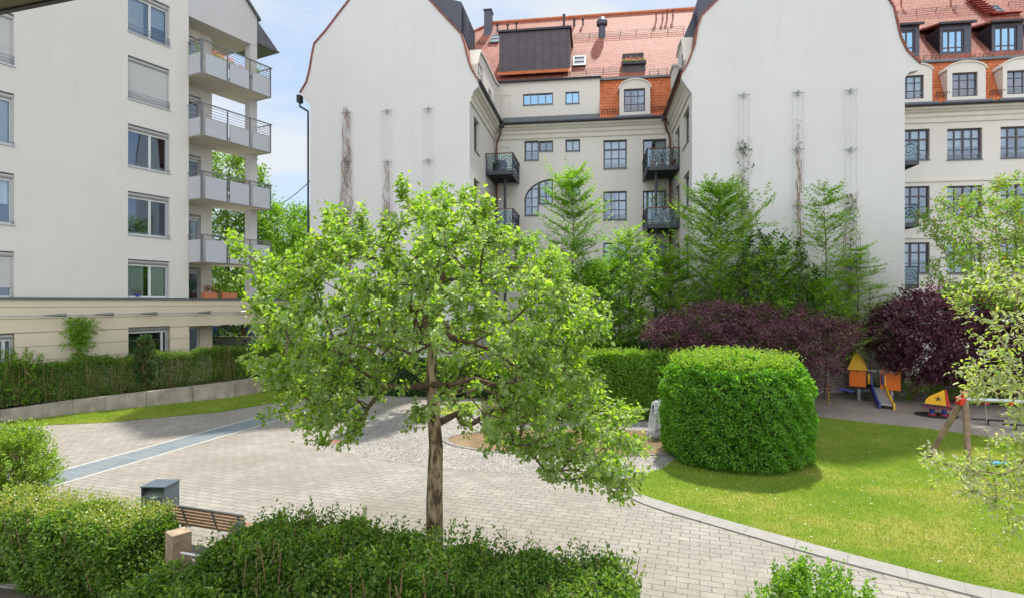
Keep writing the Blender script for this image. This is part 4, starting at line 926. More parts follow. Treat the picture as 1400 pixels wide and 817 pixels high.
# metal dormers at the gables' shoulders
def shoulder(pts, v0_, v1_, mat='dark_metal_y', name='metal_dormer'):
    P = [BF.pv(x,y,v0_) for x,y in pts]; m = MB(); m.prism(P, LX, v0_, v1_); return m.build(name, M[mat], cb_)
shoulder([(575,0),(584,-9),(631,3),(631,47),(627,50)], .6, .62); o = shoulder([(600,-2),(631,3),(640.5,25),(640.5,64),(628,50)], .9, 2.6)
P = BF.pv(640.5,26,.9); Pb = BF.pv(640.5,64,.9)
window(o, lambda a,b,d: (P[0]+.003-d, a, b), 1.1, 2.3, Pb[1]+.3, P[1]-.1, cols=(.5,), rec=-.0, mat='dwin', sill=False, curtain=0, glass='glass2', roomd=.2)
shoulder([(982,-2),(954,-2),(952,8),(955,35),(968,20)], .8, 2.4); shoulder([(957,18),(948,20),(937,45),(938,60),(952,60)], 1.4, 3.2)
# white side dormers along the inner eaves of both wings
def side_dormer(u, s, pts, wx, v_in=.9):
    P = [BF.pu(x,y,u) for x,y in pts]; P = [(max(a,.45),b) for a,b in P]; f = lambda a,b,d: (u-s*d, a, b); m = MB(); m.prism(P, f, 0, v_in); o = m.build('side_dormer', M['facade'], cb_)
    n = len(P); m = MB()
    for i in range(n-1):
        (a,b),(c,d) = P[i],P[i+1]
        if abs(c-a) + abs(d-b) > .05 and i < n-3: m.prism([(a,b+.01),(c,d+.01),(c+.02,d+.13),(a+.02,b+.13)], f, -.1, v_in)
    m.build('dormer_roof', M['trim'], o)
    for x0,x1,y0,y1 in wx:
        a0,b1 = BF.pu(x0,y0,u); a1 = BF.pu(x1,y0,u)[0]; b0 = BF.pu(x0,y1,u)[1]
        window(o, f, min(a0,a1),max(a0,a1),b0,b1, cols=(.5,), rows=(.5,), rec=-.0, mat='winframe', sill=False, curtain=0, roomd=.15)
side_dormer(.25, 1, [(641,71),(655,71),(662,82),(669,97),(677,114),(681,118),(681,158),(655,116),(645,98)], [(653.5,659,84,110),(668,671.5,120,133)])
side_dormer(U1-.25, -1, [(948,54),(934,55),(930,63),(926.5,80),(926.5,108),(940,90)], [(935,932.6,70,96)])
side_dormer(U1-.25, -1, [(928,90),(921,91),(917,103),(917,123),(928,106)], [(925.5,922,106,118)])

# ---- iron balconies of the courtyard building
def scroll(m, cx, cz, r, plane, turns=2.3, w=.016):
    pts = []
    for i in range(34):
        t_ = i/33; a = t_*turns*2*math.pi; rr = r*(1-t_*.92); pts.append(plane(cx+rr*math.cos(a), cz+rr*math.sin(a)))
    m.tube(pts, w, 4)
def iron_balcony(u0,u1,v0,v1,z0,ztop,post=None,left=True,right=False,wood=True):
    m = MB(); m.box(u0,u1,v0,v1,z0+.16,z0+.24)
    for a,b,c,d in ((u0,u1,v0,v0+.1),(u0,u0+.1,v0,v1),(u1-.1,u1,v0,v1)): m.box(a,b,c,d,z0,z0+.159)
    for i in range(5): vv = v0+(v1-v0)*(i+1)/6; m.box(u0+.1,u1-.1,vv-.04,vv+.04,z0+.02,z0+.155)
    o = m.build('balcony', M['iron'], cb_)
    m = MB(); zf = z0+.24
    for x in (u0+.03,u1-.03): m.box(x-.025,x+.025,v0+.0,v0+.05,zf,ztop)
    m.box(u0,u1,v0+.01,v0+.04,zf+.06,zf+.09)
    fr = lambda a,b: (a, v0+.02, b); n = max(2,int((u1-u0)/.85)); hh = (ztop-zf)*.40
    for i in range(n):
        cx = u0+(u1-u0)*(i+.5)/n; scroll(m, cx, zf+.1+hh, hh, fr, 2.2)
        m.tube([fr(cx+(u1-u0)/n/2,zf+.05),fr(cx+(u1-u0)/n/2,ztop)], .012, 4); scroll(m, cx+hh*.95, zf+.1+hh*.4, hh*.35, fr, 1.5)
    for on,x in ((left,u0+.03),(right,u1-.03)):
        if not on: continue
        m.box(x-.02,x+.02,v1-.05,v1,zf,ztop); m.box(x-.015,x+.015,v0,v1,zf+.06,zf+.09)
        sd = lambda a,b,x=x: (x, a, b); k = max(2,int((v1-v0)/.9))
        for i in range(k): scroll(m, v0+(v1-v0)*(i+.5)/k, zf+.1+hh, hh, sd, 2.0)
    m.build('scroll_railing', M['iron'], o)
    m = MB(); m.box(u0-.03,u1+.03,v0-.03,v0+.07,ztop,ztop+.045)
    if left: m.box(u0-.03,u0+.06,v0+.07,v1,ztop,ztop+.045)
    if right: m.box(u1-.06,u1+.03,v0+.07,v1,ztop,ztop+.045)
    m.build('handrail', M['copper'] if wood else M['iron'], o)
    m = MB(); m.quad((u0,v0+.06,zf+.02),(u1,v0+.06,zf+.02),(u1,v0+.06,ztop-.02),(u0,v0+.06,ztop-.02))
    if left: m.quad((u0+.06,v0+.07,zf+.02),(u0+.06,v1,zf+.02),(u0+.06,v1,ztop-.02),(u0+.06,v0+.07,ztop-.02))
    if right: m.quad((u1-.06,v0+.07,zf+.02),(u1-.06,v1,zf+.02),(u1-.06,v1,ztop-.02),(u1-.06,v0+.07,ztop-.02))
    m.build('glass_screen', M['bglass'], o)
    if post:
        m = MB(); m.tube([(post[0],post[1],post[2]),(post[0],post[1],z0)], .09, 10); m.build('post', M['iron'], o)
    return o
vb = VR-3.1; ur_ = BF.pv(701,210,vb)[0]
zt_ = BF.pv(701,209.5,vb)[1]; zb_ = BF.pv(701,238,vb)[1]
iron_balcony(.02,ur_,vb,VR-.01,zb_,zt_,post=(BF.pv(690.5,260,vb+1.0)[0],vb+1.0,zb_-3.1),left=False,right=True)
iron_balcony(.02,ur_,vb,VR-.01,zb_-3.35,zt_-3.35,post=(BF.pv(690.5,260,vb+1.0)[0],vb+1.0,0),left=False,right=True)
vb2 = VR-3.3; ul_ = BF.pv(884.5,204,vb2)[0]; zt2 = BF.pv(884.5,204,vb2)[1]; zb2 = BF.pv(884.5,233,vb2)[1]; zt3 = BF.pv(884.5,285,vb2)[1]; zb3 = BF.pv(884.5,312,vb2)[1]
pu_ = BF.pv(897,260,vb2+.6)[0]
iron_balcony(ul_,U1-.02,vb2,VR-.01,zb2,zt2,post=(pu_,vb2+.6,zb3+.25)); iron_balcony(ul_,U1-.02,vb2,VR-.01,zb3,zt3,post=(pu_,vb2+.6,0))
vb3 = VR-3.2; u9 = BF.pv(1256.5,200,vb3)[0]
for k,(ya,yb) in enumerate(((192.5,225),(280,310),(365,394))):
    z1_ = BF.pv(1256,ya,vb3)[1]; z0_ = BF.pv(1256,yb,vb3)[1]; zpost = 0 if k == 2 else BF.pv(1256,(310,394)[k],vb3)[1]+.24
    iron_balcony(UR+.02,u9,vb3,VR-.01,z0_,z1_,post=(UR+.75,vb3+.3,zpost),left=False,right=True,wood=False)
# wall lamp niche details, climbing wires
for side, xs in (('left',((475,155,222),(530,153,222),(586,150,220))), ('right',((1016,131,205),(1090,128,205),(1162,125,205)))):
    for i,(px,ya,yb) in enumerate(xs):
        u,z = BF.pv(px,ya,0); _,zb__ = BF.pv(px,yb,0); x,y = BF.world(u,-.0)
        pos = ('nearest the left corner','in the middle','nearest the inner corner') if side=='left' else ('nearest the inner corner','in the middle','nearest the playground side')
        o = empty('climbing_wire', f'thin steel climbing plant wires on the {side} blank gable wall, set {pos[i]}', 'plant wire', (x,y,0), CA, 'plant wires on the blank gable walls')
        m = MB()
        for dx in (-.24,0,.24): m.tube([(dx,-.13,.2),(dx,-.13,z)], .0085, 4)
        m.build('wire', M['alu'], o); st = z-zb__; q = z
        while q > .4:
            b = MB(); b.tube([(0,0,q),(0,-.15,q)], .03, 6); b.tube([(-.30,-.13,q),(.30,-.13,q)], .015, 5); b.box(-.045,.045,-.10,-.16,q-.16,q+.1); b.build('bracket', M['rail'], o); q -= st
WIRES = {px: BF.world(BF.pv(px,150,0)[0], -.16) + (BF.pv(px,150,0)[1],) for px in (475,530,586,1016,1090,1162)}
# ================================================================== TREES
def px2(poly): return poly
def make_tree(name, label, cat, polys, Yc, hd, base_px, ntips, mat, L_, W_, k=10, slen=.35, trunk_r=(.12,.05), trunk_top=None, bark='bark', rt=.008, group=None,
              shell=.6, extra=0, droop=.15, two=True, sag=.06, flat=.6, lean=(0,0), shoot_dir=(0,0,.45), ntr=10, spread=.85, lr=(.65,1.1), p=.38, dens=2.4):
    k = int(k*dens); rt = rt*.7
    X0 = (base_px-CX)/F*Yc; e = empty(name, label, cat, (X0,Yc,0), 0, group)
    tips = np.concatenate([crown_points(pl, Yc, hd, int(ntips*f_), shell) for pl, f_ in polys])
    tips = tips - np.array([X0,Yc,0]); tips = tips[tips[:,2] > .25]
    tt = trunk_top or tips[:,2].max()*.72; xm = tips[:,0].mean()
    trunk = [(xm*(i/(ntr-1))**2*.6+lean[0]*(i/(ntr-1))+rng.normal()*.02*(i>0), lean[1]*(i/(ntr-1))+rng.normal()*.02*(i>0), tt*i/(ntr-1)) for i in range(ntr)]
    S = skeleton(trunk, tips, sag=sag); wood('trunk', S, rt, M[bark], e, trunk_r, ntr, p)
    N, par, w, term = S; c = np.array([xm, 0, tips[:,2].mean()])
    cand = [i for i in range(ntr+2, len(N)) if w[i] <= 3]; add = rng.choice(cand, int(len(cand)*min(1,extra)), replace=False) if extra else np.array([], int)
    idx = np.concatenate([np.array(term), add]).astype(int); pos = N[idx]
    dr = norm(pos-c)*.7 + norm(N[idx]-N[par[idx]])*.6 + rnd(len(idx))*.5 + np.array(shoot_dir)
    shoots(pos-norm(dr)*slen*.3, dr, k, slen, L_, W_, mat, e, 'crown', droop, spread, flat, two, lr, jit=slen*.22)
    return e
# the apple tree in the middle of the picture
AY = 9.4
_ap = [(300,316),(322,330),(340,352),(372,356),(398,345),(428,332),(445,288),(478,282),(500,300),(530,292),(562,262),(600,270),(640,254),(668,285),(700,300),(735,330),(775,345),(792,390),(835,408),(838,450),(803,490),(822,540),(868,560),(900,577),(878,600),(873,650),(845,682),(800,658),(750,664),(738,630),(700,612),(650,600),(612,583),(560,568),(525,545),(500,560),(492,606),(440,588),(415,580),(370,570),(378,530),(332,512),(325,470),(350,440),(330,400),(345,380)]
apple = [(597+(x-597)*(.885 if x < 597 else .945), 450+(y-450)*(.88 if y < 450 else .95)) for x, y in _ap]
X0 = (593-CX)/F*AY; at = empty('apple_tree', 'spreading apple tree with bright green leaves and scarred trunk rising behind the near hedge', 'tree', (X0,AY,0))
def AP(px,py,dy=0): x,y,z = AT(px,py,AY); return np.array([x-X0, dy, z])
trunk = [AP(594,760),AP(594,720),AP(594,680),AP(595,640),AP(596,610),AP(594,580),AP(592,555),AP(590,525),AP(590,495),AP(593,465),AP(597,435),AP(602,400),AP(606,370)]; trunk[0][2] = -.05
tips = crown_points(apple, AY, 2.6, 900, .6)-np.array([X0,AY,0])
# leave the lower centre open so the limbs and the trunk show
pxs = CX+(tips[:,0]+X0)/AY*F; pys = CY-(tips[:,2]-H)/AY*F
keep = ~((pys > 470) & (pxs > 515) & (pxs < 680) & (tips[:,1] < 1.2) & (rng.uniform(size=len(tips)) < .62)) & ~((np.abs(pxs-594) < 26) & (pys > 600)); tips = tips[keep]
main = []                                    # the main limbs seen in the photograph
def limb(pts): return [np.array(p) for p in pts]
limbs = [limb([AP(594,470,0),AP(560,460,-.3),AP(520,455,-.5),AP(470,470,-.8)]), limb([AP(592,545,0),AP(560,525,-.35),AP(500,560,-.7),AP(470,585,-.9)]),
         limb([AP(592,545,0),AP(625,545,-.3),AP(650,515,-.2),AP(720,500,.2),AP(770,505,.4)]), limb([AP(594,570,.0),AP(640,556,-.5),AP(700,585,-1.0)]),
         limb([AP(593,500,0),AP(640,470,.3),AP(700,440,.5)]), limb([AP(590,480,0),AP(540,440,.6),AP(470,420,1.0)]), limb([AP(600,420,0),AP(640,380,-.3),AP(680,340,-.4)]), limb([AP(600,430,0),AP(560,380,-.5),AP(500,350,-.6)])]
extra_tips = np.array([p for l in limbs for p in l[1:]])
sp = [(305,322),(430,295),(452,285),(505,290),(560,255),(640,250),(668,275),(398,335),(700,290),(840,405),(350,350),(610,262)]
SPP = np.array([AP(597+(x-597)*.94,y+26,rng.uniform(-.8,.8)) for x,y in sp])
S = skeleton(trunk, np.concatenate([extra_tips, tips, SPP, SPP+np.array([0,0,.1])]), step=.26, sag=.05, jit=.025)
wood('trunk', S, .0052, M['apple_bark'], at, (.15,.04), 13, .45, 12, M['limb'])
N, par, w_, term = S; ctr = AP(593,450)
cand = [i for i in range(15, len(N)) if w_[i] <= 3]; add = rng.choice(cand, int(len(cand)*.95), replace=False)
idx = np.concatenate([np.array(term), add]).astype(int); pos = N[idx]
pys = CY-(pos[:,2]-H)/AY*F; pxs = CX+(pos[:,0]+X0)/AY*F
kp = ~((pys > 455) & (pxs > 535) & (pxs < 660) & (pos[:,1] < 1.0) & (rng.uniform(size=len(pos)) < .42)); idx, pos = idx[kp], pos[kp]
dr = norm(pos-ctr)*.6+norm(N[idx]-N[par[idx]])*.5+rnd(len(idx))*.5+np.array([0,0,.35])
shoots(pos-norm(dr)*.1, dr, 35, .36, .086, .056, M['l_apple'], at, 'crown', .28, .85, .55, jit=.05, lr=(.5,1.25))
# upright sprays that break the outline
sp = [(305,322),(430,295),(452,285),(505,290),(560,255),(640,250),(668,275),(398,335),(700,290),(840,405),(350,350),(610,262)]

# right-hand apple tree, its trunk stands outside the frame
ra = [([(1310,388),(1328,398),(1355,378),(1400,362),(1500,300),(1640,330),(1640,560),(1400,575),(1372,560),(1345,545),(1310,540),(1322,515),(1365,500),(1375,465),(1350,442),(1318,420)], .62),
      ([(1262,630),(1300,622),(1340,643),(1385,610),(1450,570),(1640,560),(1640,700),(1400,745),(1392,728),(1368,690),(1330,695),(1300,675)], .38)]
make_tree('apple_tree', 'pale leaved apple tree whose branches reach in from the right edge before the swing', 'tree', ra, 7.8, 1.0, 1500, 430, M['l_apple2'], .088, .036, k=12, slen=.26, dens=2.3,
          trunk_r=(.13,.05), trunk_top=4.6, bark='apple_bark', rt=.006, extra=.15, shell=.8, droop=.1)
# young hornbeams in front of the white building
def spire(label, px, Y, ytop, wid, ybot, mat, L_=.10, nb=70, k=16, dens=1.0, asc=.95, low=.10, r=.045, name='young_hornbeam', cat='tree', group=None, flatw=1.0):
    nb = int(nb*1.5)
    X0 = (px-CX)/F*Y; ht = H-(ytop-CY)/F*Y; e = empty(name, label, cat, (X0,Y,0), 0, group); Rm = wid/2/F*Y
    n = nb; hz = low+(1-low)*np.linspace(0,.97,n)**.9; z0 = hz*ht; hz = np.clip(hz+rng.normal(size=n)*.03, .05, .98); z0 = hz*ht; az = np.arange(n)*2.399+rng.uniform(0,1.2,n)
    ln = Rm*(1-hz)**.62*rng.uniform(.5,1.3,n)+.18; d = np.stack([np.cos(az),np.sin(az),np.full(n,asc)+rng.normal(size=n)*.28],1)
    tr = np.array([[.04*math.sin(i*.8),.04*math.cos(i),ht*i/14] for i in range(15)])
    base = np.stack([np.interp(z0,tr[:,2],tr[:,0]),np.interp(z0,tr[:,2],tr[:,1]),z0],1)
    rt_ = r*(1-np.linspace(0,1,15))**.8+.008
    P0, P1, R0, R1 = [tr[:-1]], [tr[1:]], [rt_[:-1]], [rt_[1:]]; SP, SD = [], []
    nodes = 5; prev = base
    for j in range(1,nodes+1):
        s_ = j/nodes; cur = base+d*(ln*s_)[:,None]+np.array([0,0,.0])+rng.normal(size=(n,3))*.03; cur[:,2] -= .22*ln*s_*s_
        P0.append(prev); P1.append(cur); R0.append(np.full(n,.009*(1-s_)+.004)); R1.append(np.full(n,.007*(1-s_)+.003))
        side = np.stack([-d[:,1],d[:,0],np.zeros(n)],1)
        for sg in (-1,1):
            q = norm(d*[1,1,.7]+side*sg*rng.uniform(.6,1.4,(n,1))); SP.append(cur-(cur-prev)*rng.uniform(0,.7,(n,1))); SD.append(q)
        if j == nodes: SP.append(cur); SD.append(d)
        prev = cur
    tubes('trunk', np.concatenate(P0), np.concatenate(P1), np.concatenate(R0), np.concatenate(R1), M['bark'], e)
    SP, SD = np.concatenate(SP), np.concatenate(SD); m_ = rng.uniform(size=len(SP)) < dens; SP, SD = SP[m_], SD[m_]
    S_ = len(SP); t_ = (np.arange(k)+.5)/k; sl = np.minimum(.62, .25+Rm*.22)*rng.uniform(.6,1.2,(S_,1,1))
    SDn = norm(SD); sd = norm(np.cross(SDn, np.array([0,0,1.])))
    P = SP[:,None]+SDn[:,None]*t_[None,:,None]*sl+rng.normal(size=(S_,k,3))*.015
    A = SDn[:,None]*.6+sd[:,None]*np.where(np.arange(k)%2,1,-1)[None,:,None]*.9+rng.normal(size=(S_,k,3))*.22+np.array([0,0,-.12])
    Nn = norm(np.array([0,0,1.])+rng.normal(size=(S_,k,3))*.42)
    sc_ = rng.uniform(.8,1.4,S_*k); leaves('crown', P.reshape(-1,3), A.reshape(-1,3), Nn.reshape(-1,3), L_*sc_, L_*.58*sc_, mat, e, False)
    # leader
    return e
gN = 'young trees in front of the white building'
spire('tall bright green hornbeam rising behind the right shoulder of the central apple tree', 783, 27.0, 238, 150, 470, M['l_horn'], nb=100, group=gN, name='hornbeam', dens=.85)
spire('slim hornbeam standing below the two right iron balconies', 862, 27.5, 318, 125, 470, M['l_horn2'], nb=60, group=gN, dens=.85, name='hornbeam')
spire('broad pyramid shaped hornbeam at the inner corner of the right gable wall', 984, 25.6, 258, 210, 470, M['l_horn2'], nb=140, group=gN, name='hornbeam', dens=.9)
spire('narrow sparse young tree with an upright leader against the right blank gable', 1128, 25.9, 262, 120, 470, M['l_horn2'], nb=44, dens=.8, asc=.85, low=.3, group=gN, name='young_tree', k=14)
spire('thin sparse tree with drooping light sprays right of the narrow leader on the right gable', 1172, 26.7, 338, 105, 470, M['l_horn2'], nb=40, dens=.75, asc=.45, low=.25, group=gN, name='young_tree', k=14)
spire('small feathery tree peeping over the central apple tree before the left gable', 592, 23.5, 262, 95, 470, M['l_horn2'], nb=60, group=gN, name='young_tree', dens=.7)
spire('bushy green hornbeam filling the gap between the slim hornbeam and the broad pyramid one', 915, 26.4, 360, 150, 470, M['l_horn2'], nb=70, group=gN, name='hornbeam')
spire('leafy hornbeam low behind the clipped hedge and left of the dark balconies', 822, 26.2, 366, 130, 470, M['l_horn'], nb=60, group=gN, name='hornbeam')
spire('low wispy pale shrub at the foot of the right blank gable beside the purple tree', 1190, 25.5, 392, 110, 480, M['l_white'], L_=.06, nb=46, dens=.5, group=gN, name='wispy_shrub', cat='shrub', k=12)
spire('short leafy young tree beside the brown climbing stems of the right gable', 1060, 26.2, 345, 150, 470, M['l_horn2'], nb=60, dens=.9, group=gN, name='young_tree')
spire('green young tree hidden low behind the copper beech near the playground', 1105, 25.6, 396, 150, 480, M['l_horn2'], nb=56, dens=.9, group=gN, name='young_tree')
make_tree('chestnut_tree', 'dark green large leaved young chestnut between the pyramid hornbeam and the narrow tree', 'tree', [([(1000,350),(1025,325),(1060,318),(1090,335),(1112,372),(1110,430),(1060,455),(1000,450),(985,400)],1)], 25.3, 1.6, 1052, 130, M['l_dark'], .20, .10, k=9, slen=.45, trunk_r=(.08,.03), extra=.2, two=False)
make_tree('chestnut_tree', 'green chestnut with reddish flower tips rising at the right edge before the right facade', 'tree', [([(1275,290),(1300,262),(1322,272),(1345,262),(1372,248),(1400,242),(1470,220),(1560,300),(1560,420),(1400,430),(1330,410),(1290,395),(1285,360),(1310,340),(1278,310)],1)], 21.5, 2.8, 1440, 760, M['l_chest'], .15, .075, k=10, slen=.4, trunk_r=(.15,.05), extra=.25, two=False)
make_tree('broadleaf_tree', 'full bright green bushy tree between the central apple tree and the low purple beech', 'tree', [([(770,380),(800,350),(850,362),(900,372),(935,400),(940,470),(760,475)],1)], 27.2, 1.8, 850, 330, M['l_horn2'], .13, .08, k=11, slen=.5, trunk_r=(.1,.04), extra=.3, two=False)
make_tree('broadleaf_tree', 'full green bushy tree low against the middle of the right blank gable', 'tree', [([(960,385),(1000,360),(1080,368),(1130,385),(1160,420),(1150,470),(950,470)],1)], 26.0, 1.5, 1030, 330, M['l_horn'], .13, .08, k=11, slen=.5, trunk_r=(.1,.04), extra=.3, two=False)
# copper beeches with layered purple sprays
pu = [(885,452),(905,436),(940,420),(985,412),(1050,420),(1100,422),(1150,440),(1172,452),(1164,470),(1142,492),(1136,520),(1112,532),(1080,520),(1020,490),(930,478),(890,474)]
make_tree('copper_beech', 'wide low copper beech with dark purple leaves spreading behind the round clipped hedge', 'tree', [(pu,1)], 22.7, 2.1, 1040, 620, M['l_purple'], .085, .055, k=15, slen=.5, trunk_r=(.12,.05), extra=.45, two=False, flat=1.2, shoot_dir=(0,0,.05), sag=.12, droop=.05, shell=.7, dens=3.2)
pu2 = [(1195,450),(1205,425),(1235,405),(1275,398),(1330,402),(1400,400),(1520,405),(1520,540),(1400,535),(1340,525),(1300,520),(1250,515),(1218,500),(1205,480)]
make_tree('copper_beech', 'dark purple copper beech filling the right background behind the slide and rocking boat', 'tree', [(pu2,1)], 24.6, 2.2, 1350, 1100, M['l_purple'], .13, .085, k=15, slen=.5, trunk_r=(.12,.05), extra=.4, two=False, flat=1.2, shoot_dir=(0,0,.05), sag=.12, droop=.05, dens=4.2)
# trees behind the left building and in the gap
make_tree('broadleaf_tree', 'dark green tree seen through the balconies of the left apartment block', 'tree', [([(270,235),(300,205),(345,215),(362,250),(360,300),(350,420),(260,420)],1)], 42, 4.5, 310, 480, M['l_bg'], .28, .15, k=11, slen=.9, trunk_r=(.3,.1), extra=.3, two=False, rt=.02)
make_tree('broadleaf_tree', 'sunlit green tree filling the gap between the apartment block and the left gable', 'tree', [([(340,300),(358,285),(372,278),(400,285),(440,290),(460,330),(460,450),(330,450)],1)], 46, 4.5, 385, 560, M['l_horn'], .28, .15, k=12, slen=.9, trunk_r=(.3,.1), extra=.4, two=False, rt=.02)
make_tree('broadleaf_tree', 'low bushy green tree under the balconies at the end of the apartment block', 'tree', [([(255,360),(300,350),(350,355),(420,345),(440,420),(435,500),(250,470)],1)], 37, 3.0, 330, 330, M['l_bg'], .18, .11, k=11, slen=.7, trunk_r=(.2,.08), extra=.4, two=False, rt=.015)
make_tree('broadleaf_tree', 'far green tree behind the gap whose top stays just under the utility wire', 'tree', [([(360,300),(380,290),(420,298),(440,300),(440,400),(360,400)],1)], 55, 5, 400, 200, M['l_bg'], .28, .18, k=11, slen=1.0, trunk_r=(.3,.1), extra=.4, two=False, rt=.02)

# ================================================================== HEDGES AND SHRUBS
def lump(P, s=1.3, a=.09):
    q = P*s; return a*(np.sin(q[:,0]*2.1+1)+np.sin(q[:,1]*2.7+.5)+np.sin(q[:,2]*3.3)+np.sin(q[:,0]*5.3+q[:,2]*4.1))/2
def hedge_box(label, cx, cy, lx, ly, h, rz, n, mat, L_, W_, core=True, inn=.22, top=None, cat='hedge', name='hedge', z0=0, lumpa=.09, upright=.0, sprigs=0, smat=None, taper=0, sk=(1,1,1,1), stems=0, hfun=None, group=None, coremat='core', corein=.2):
    e = empty(name, label, cat, (cx,cy,z0), rz, group)
    A = np.array([lx*ly*1.2, lx*h, lx*h*.6, ly*h, ly*h]); A = A*np.array([1,*sk]); A /= A.sum(); which = rng.choice(5, n, p=A)
    a, b = rng.uniform(-.5,.5,n), rng.uniform(0,1,n)
    P = np.zeros((n,3)); Nn = np.zeros((n,3))
    for f_ in range(5):
        m = which == f_; k = m.sum()
        if f_ == 0: P[m] = np.stack([a[m]*lx, (b[m]-.5)*ly, np.full(k,h)],1); Nn[m] = (0,0,1)
        elif f_ in (1,2): sg = -1 if f_ == 1 else 1; P[m] = np.stack([a[m]*lx, np.full(k,sg*ly/2), b[m]*h],1); Nn[m] = (0,sg,0)
        else: sg = -1 if f_ == 3 else 1; P[m] = np.stack([np.full(k,sg*lx/2), a[m]*ly, b[m]*h],1); Nn[m] = (sg,0,0)
    # round the upper edges
    q = np.clip((P[:,2]-h*.75)/(h*.25),0,1); P[:,1] *= 1-.14*q**2; P[:,0] *= 1-.02*q**2
    dep = rng.exponential(inn*.45, n); dep = np.minimum(dep, inn*1.6)
    P += Nn*(lump(P+np.array([cx,cy,0]), a=lumpa)-dep)[:,None] + rng.normal(size=(n,3))*.015
    if hfun is not None: P[:,2] *= hfun(P[:,0]/lx)
    P[:,2] = np.maximum(P[:,2], .03)
    A_ = rnd(n)*.8+Nn*.5+np.array([0,0,upright-.15]); N_ = Nn*.8+np.array([0,0,.45])+rng.normal(size=(n,3))*.5
    s_ = rng.uniform(.6,1.15,n); leaves('foliage', P, A_, norm(N_), L_*s_, W_*s_, mat, e, L_ > .05)
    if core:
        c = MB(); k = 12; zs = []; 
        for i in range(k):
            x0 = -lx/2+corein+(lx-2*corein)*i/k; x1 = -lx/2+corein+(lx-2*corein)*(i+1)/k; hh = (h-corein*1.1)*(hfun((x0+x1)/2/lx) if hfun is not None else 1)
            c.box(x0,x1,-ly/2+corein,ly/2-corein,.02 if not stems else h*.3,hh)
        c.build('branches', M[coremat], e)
    if stems:
        x = rng.uniform(-.46,.46,stems)*lx; y = rng.uniform(-.5,.5,stems)*ly*.85; P0 = np.stack([x,y,np.zeros(stems)],1); hh = h*rng.uniform(.6,1.1,stems)*(hfun(x/lx) if hfun is not None else 1)
        P1 = P0+np.stack([rng.normal(size=stems)*.12,rng.normal(size=stems)*.12,hh],1); tubes('stems', P0, P1, np.full(stems,.010), np.full(stems,.005), M['twig'], e, 5)
    if sprigs:
        x = rng.uniform(-.5,.5,sprigs)*lx; y = rng.uniform(-.5,.5,sprigs)*ly*.9; hh = (h-.08)*(hfun(x/lx) if hfun is not None else np.ones(sprigs))
        P0 = np.stack([x,y,hh],1); d = np.array([0,0,1.])+rnd(sprigs)*.45
        shoots(P0, d, 10, .24, L_*.9, W_*.9, smat or mat, e, 'new_shoots', 0, .7, .3, L_ > .05)
    return e
A18 = PA
# round clipped hornbeam
def round_hedge(label, cx, cy, r, h, n, mat, L_, W_):
    e = empty('clipped_hedge', label, 'hedge', (cx,cy,0)); nt_ = int(n*.38); ns = n-nt_
    th = rng.uniform(0,2*np.pi,ns); z = rng.uniform(0,1,ns)*h; rr = r*(1+.05*(1-(z/h-.45)**2*3))*(1-.09*(z/h)**8)
    rr = rr*(1-.14*np.clip(1-z/.35,0,1)**2)
    nrm_ = np.stack([np.cos(th),np.sin(th),np.zeros(ns)],1); P = nrm_*rr[:,None]; P[:,2] = z
    rt_ = r*np.sqrt(rng.uniform(0,1,nt_)); tt_ = rng.uniform(0,2*np.pi,nt_); P2 = np.stack([rt_*.93*np.cos(tt_),rt_*.93*np.sin(tt_),h-.06+.24*(1-(rt_/r)**2)+.05*np.sin(rt_*5+tt_*2)],1)
    P = np.concatenate([P,P2]); Nn = np.concatenate([nrm_, np.tile([0,0,1.],(nt_,1))]); m = len(P)
    d_ = np.minimum(rng.exponential(.09,m),.35); P += Nn*(lump(P,2.2,.10)-d_)[:,None]
    P[:,2] = np.maximum(P[:,2],.02)
    A_ = rnd(m)*.7+Nn*.55+np.array([0,0,-.35]); N_ = norm(Nn*.7+np.array([0,0,.6])+rng.normal(size=(m,3))*.4); s_ = rng.uniform(.6,1.15,m)
    leaves('foliage', P, A_, N_, L_*s_, W_*s_, mat, e, True)
    k = 800; rt_ = r*.86*rng.uniform(0,1,k)**.45; tt_ = rng.uniform(0,2*np.pi,k); P0 = np.stack([rt_*np.cos(tt_),rt_*np.sin(tt_),h-.14+.24*(1-(rt_/r)**2)],1)
    shoots(P0, np.array([0,0,1.])+rnd(k)*.7, 12, .40, L_, W_, M['l_bright'], e, 'new_shoots', 0, .8, .6, True)
    k = 420; th = rng.uniform(0,2*np.pi,k); P0 = np.stack([r*.98*np.cos(th), r*.98*np.sin(th), rng.uniform(.1,1,k)*h*.95],1); shoots(P0, norm(P0*[1,1,0])+rnd(k)*.6, 9, .2, L_, W_, mat, e, 'side_shoots', .1, .8, .5, True)
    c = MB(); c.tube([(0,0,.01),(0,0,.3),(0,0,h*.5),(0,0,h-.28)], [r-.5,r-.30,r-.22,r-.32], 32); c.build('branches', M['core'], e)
    return e
round_hedge('big round clipped hornbeam hedge standing on the lawn corner beside the fountain', 6.32, 16.5, 1.93, 2.62, 64000, M['l_hedge'], .075, .045)
hedge_box('long clipped hornbeam hedge behind the fountain and left of the round hedge', 3.9, 22.4, 8.4, 1.5, 2.45, R(-4), 66000, M['l_horn'], .085, .052, sprigs=420, smat=M['l_bright'], name='clipped_hedge', lumpa=.05, sk=(1,.2,.8,.8))  # leaf colour lighter than the round hedge's, brightening its shaded front
hedge_box('dark low hedge at the foot of the left gable behind the apple tree', -4.5, 27.6, 9.5, 1.6, 1.6, R(-8), 24000, M['l_dark'], .10, .06, name='hedge', lumpa=.15, sk=(1,.2,.8,.8))
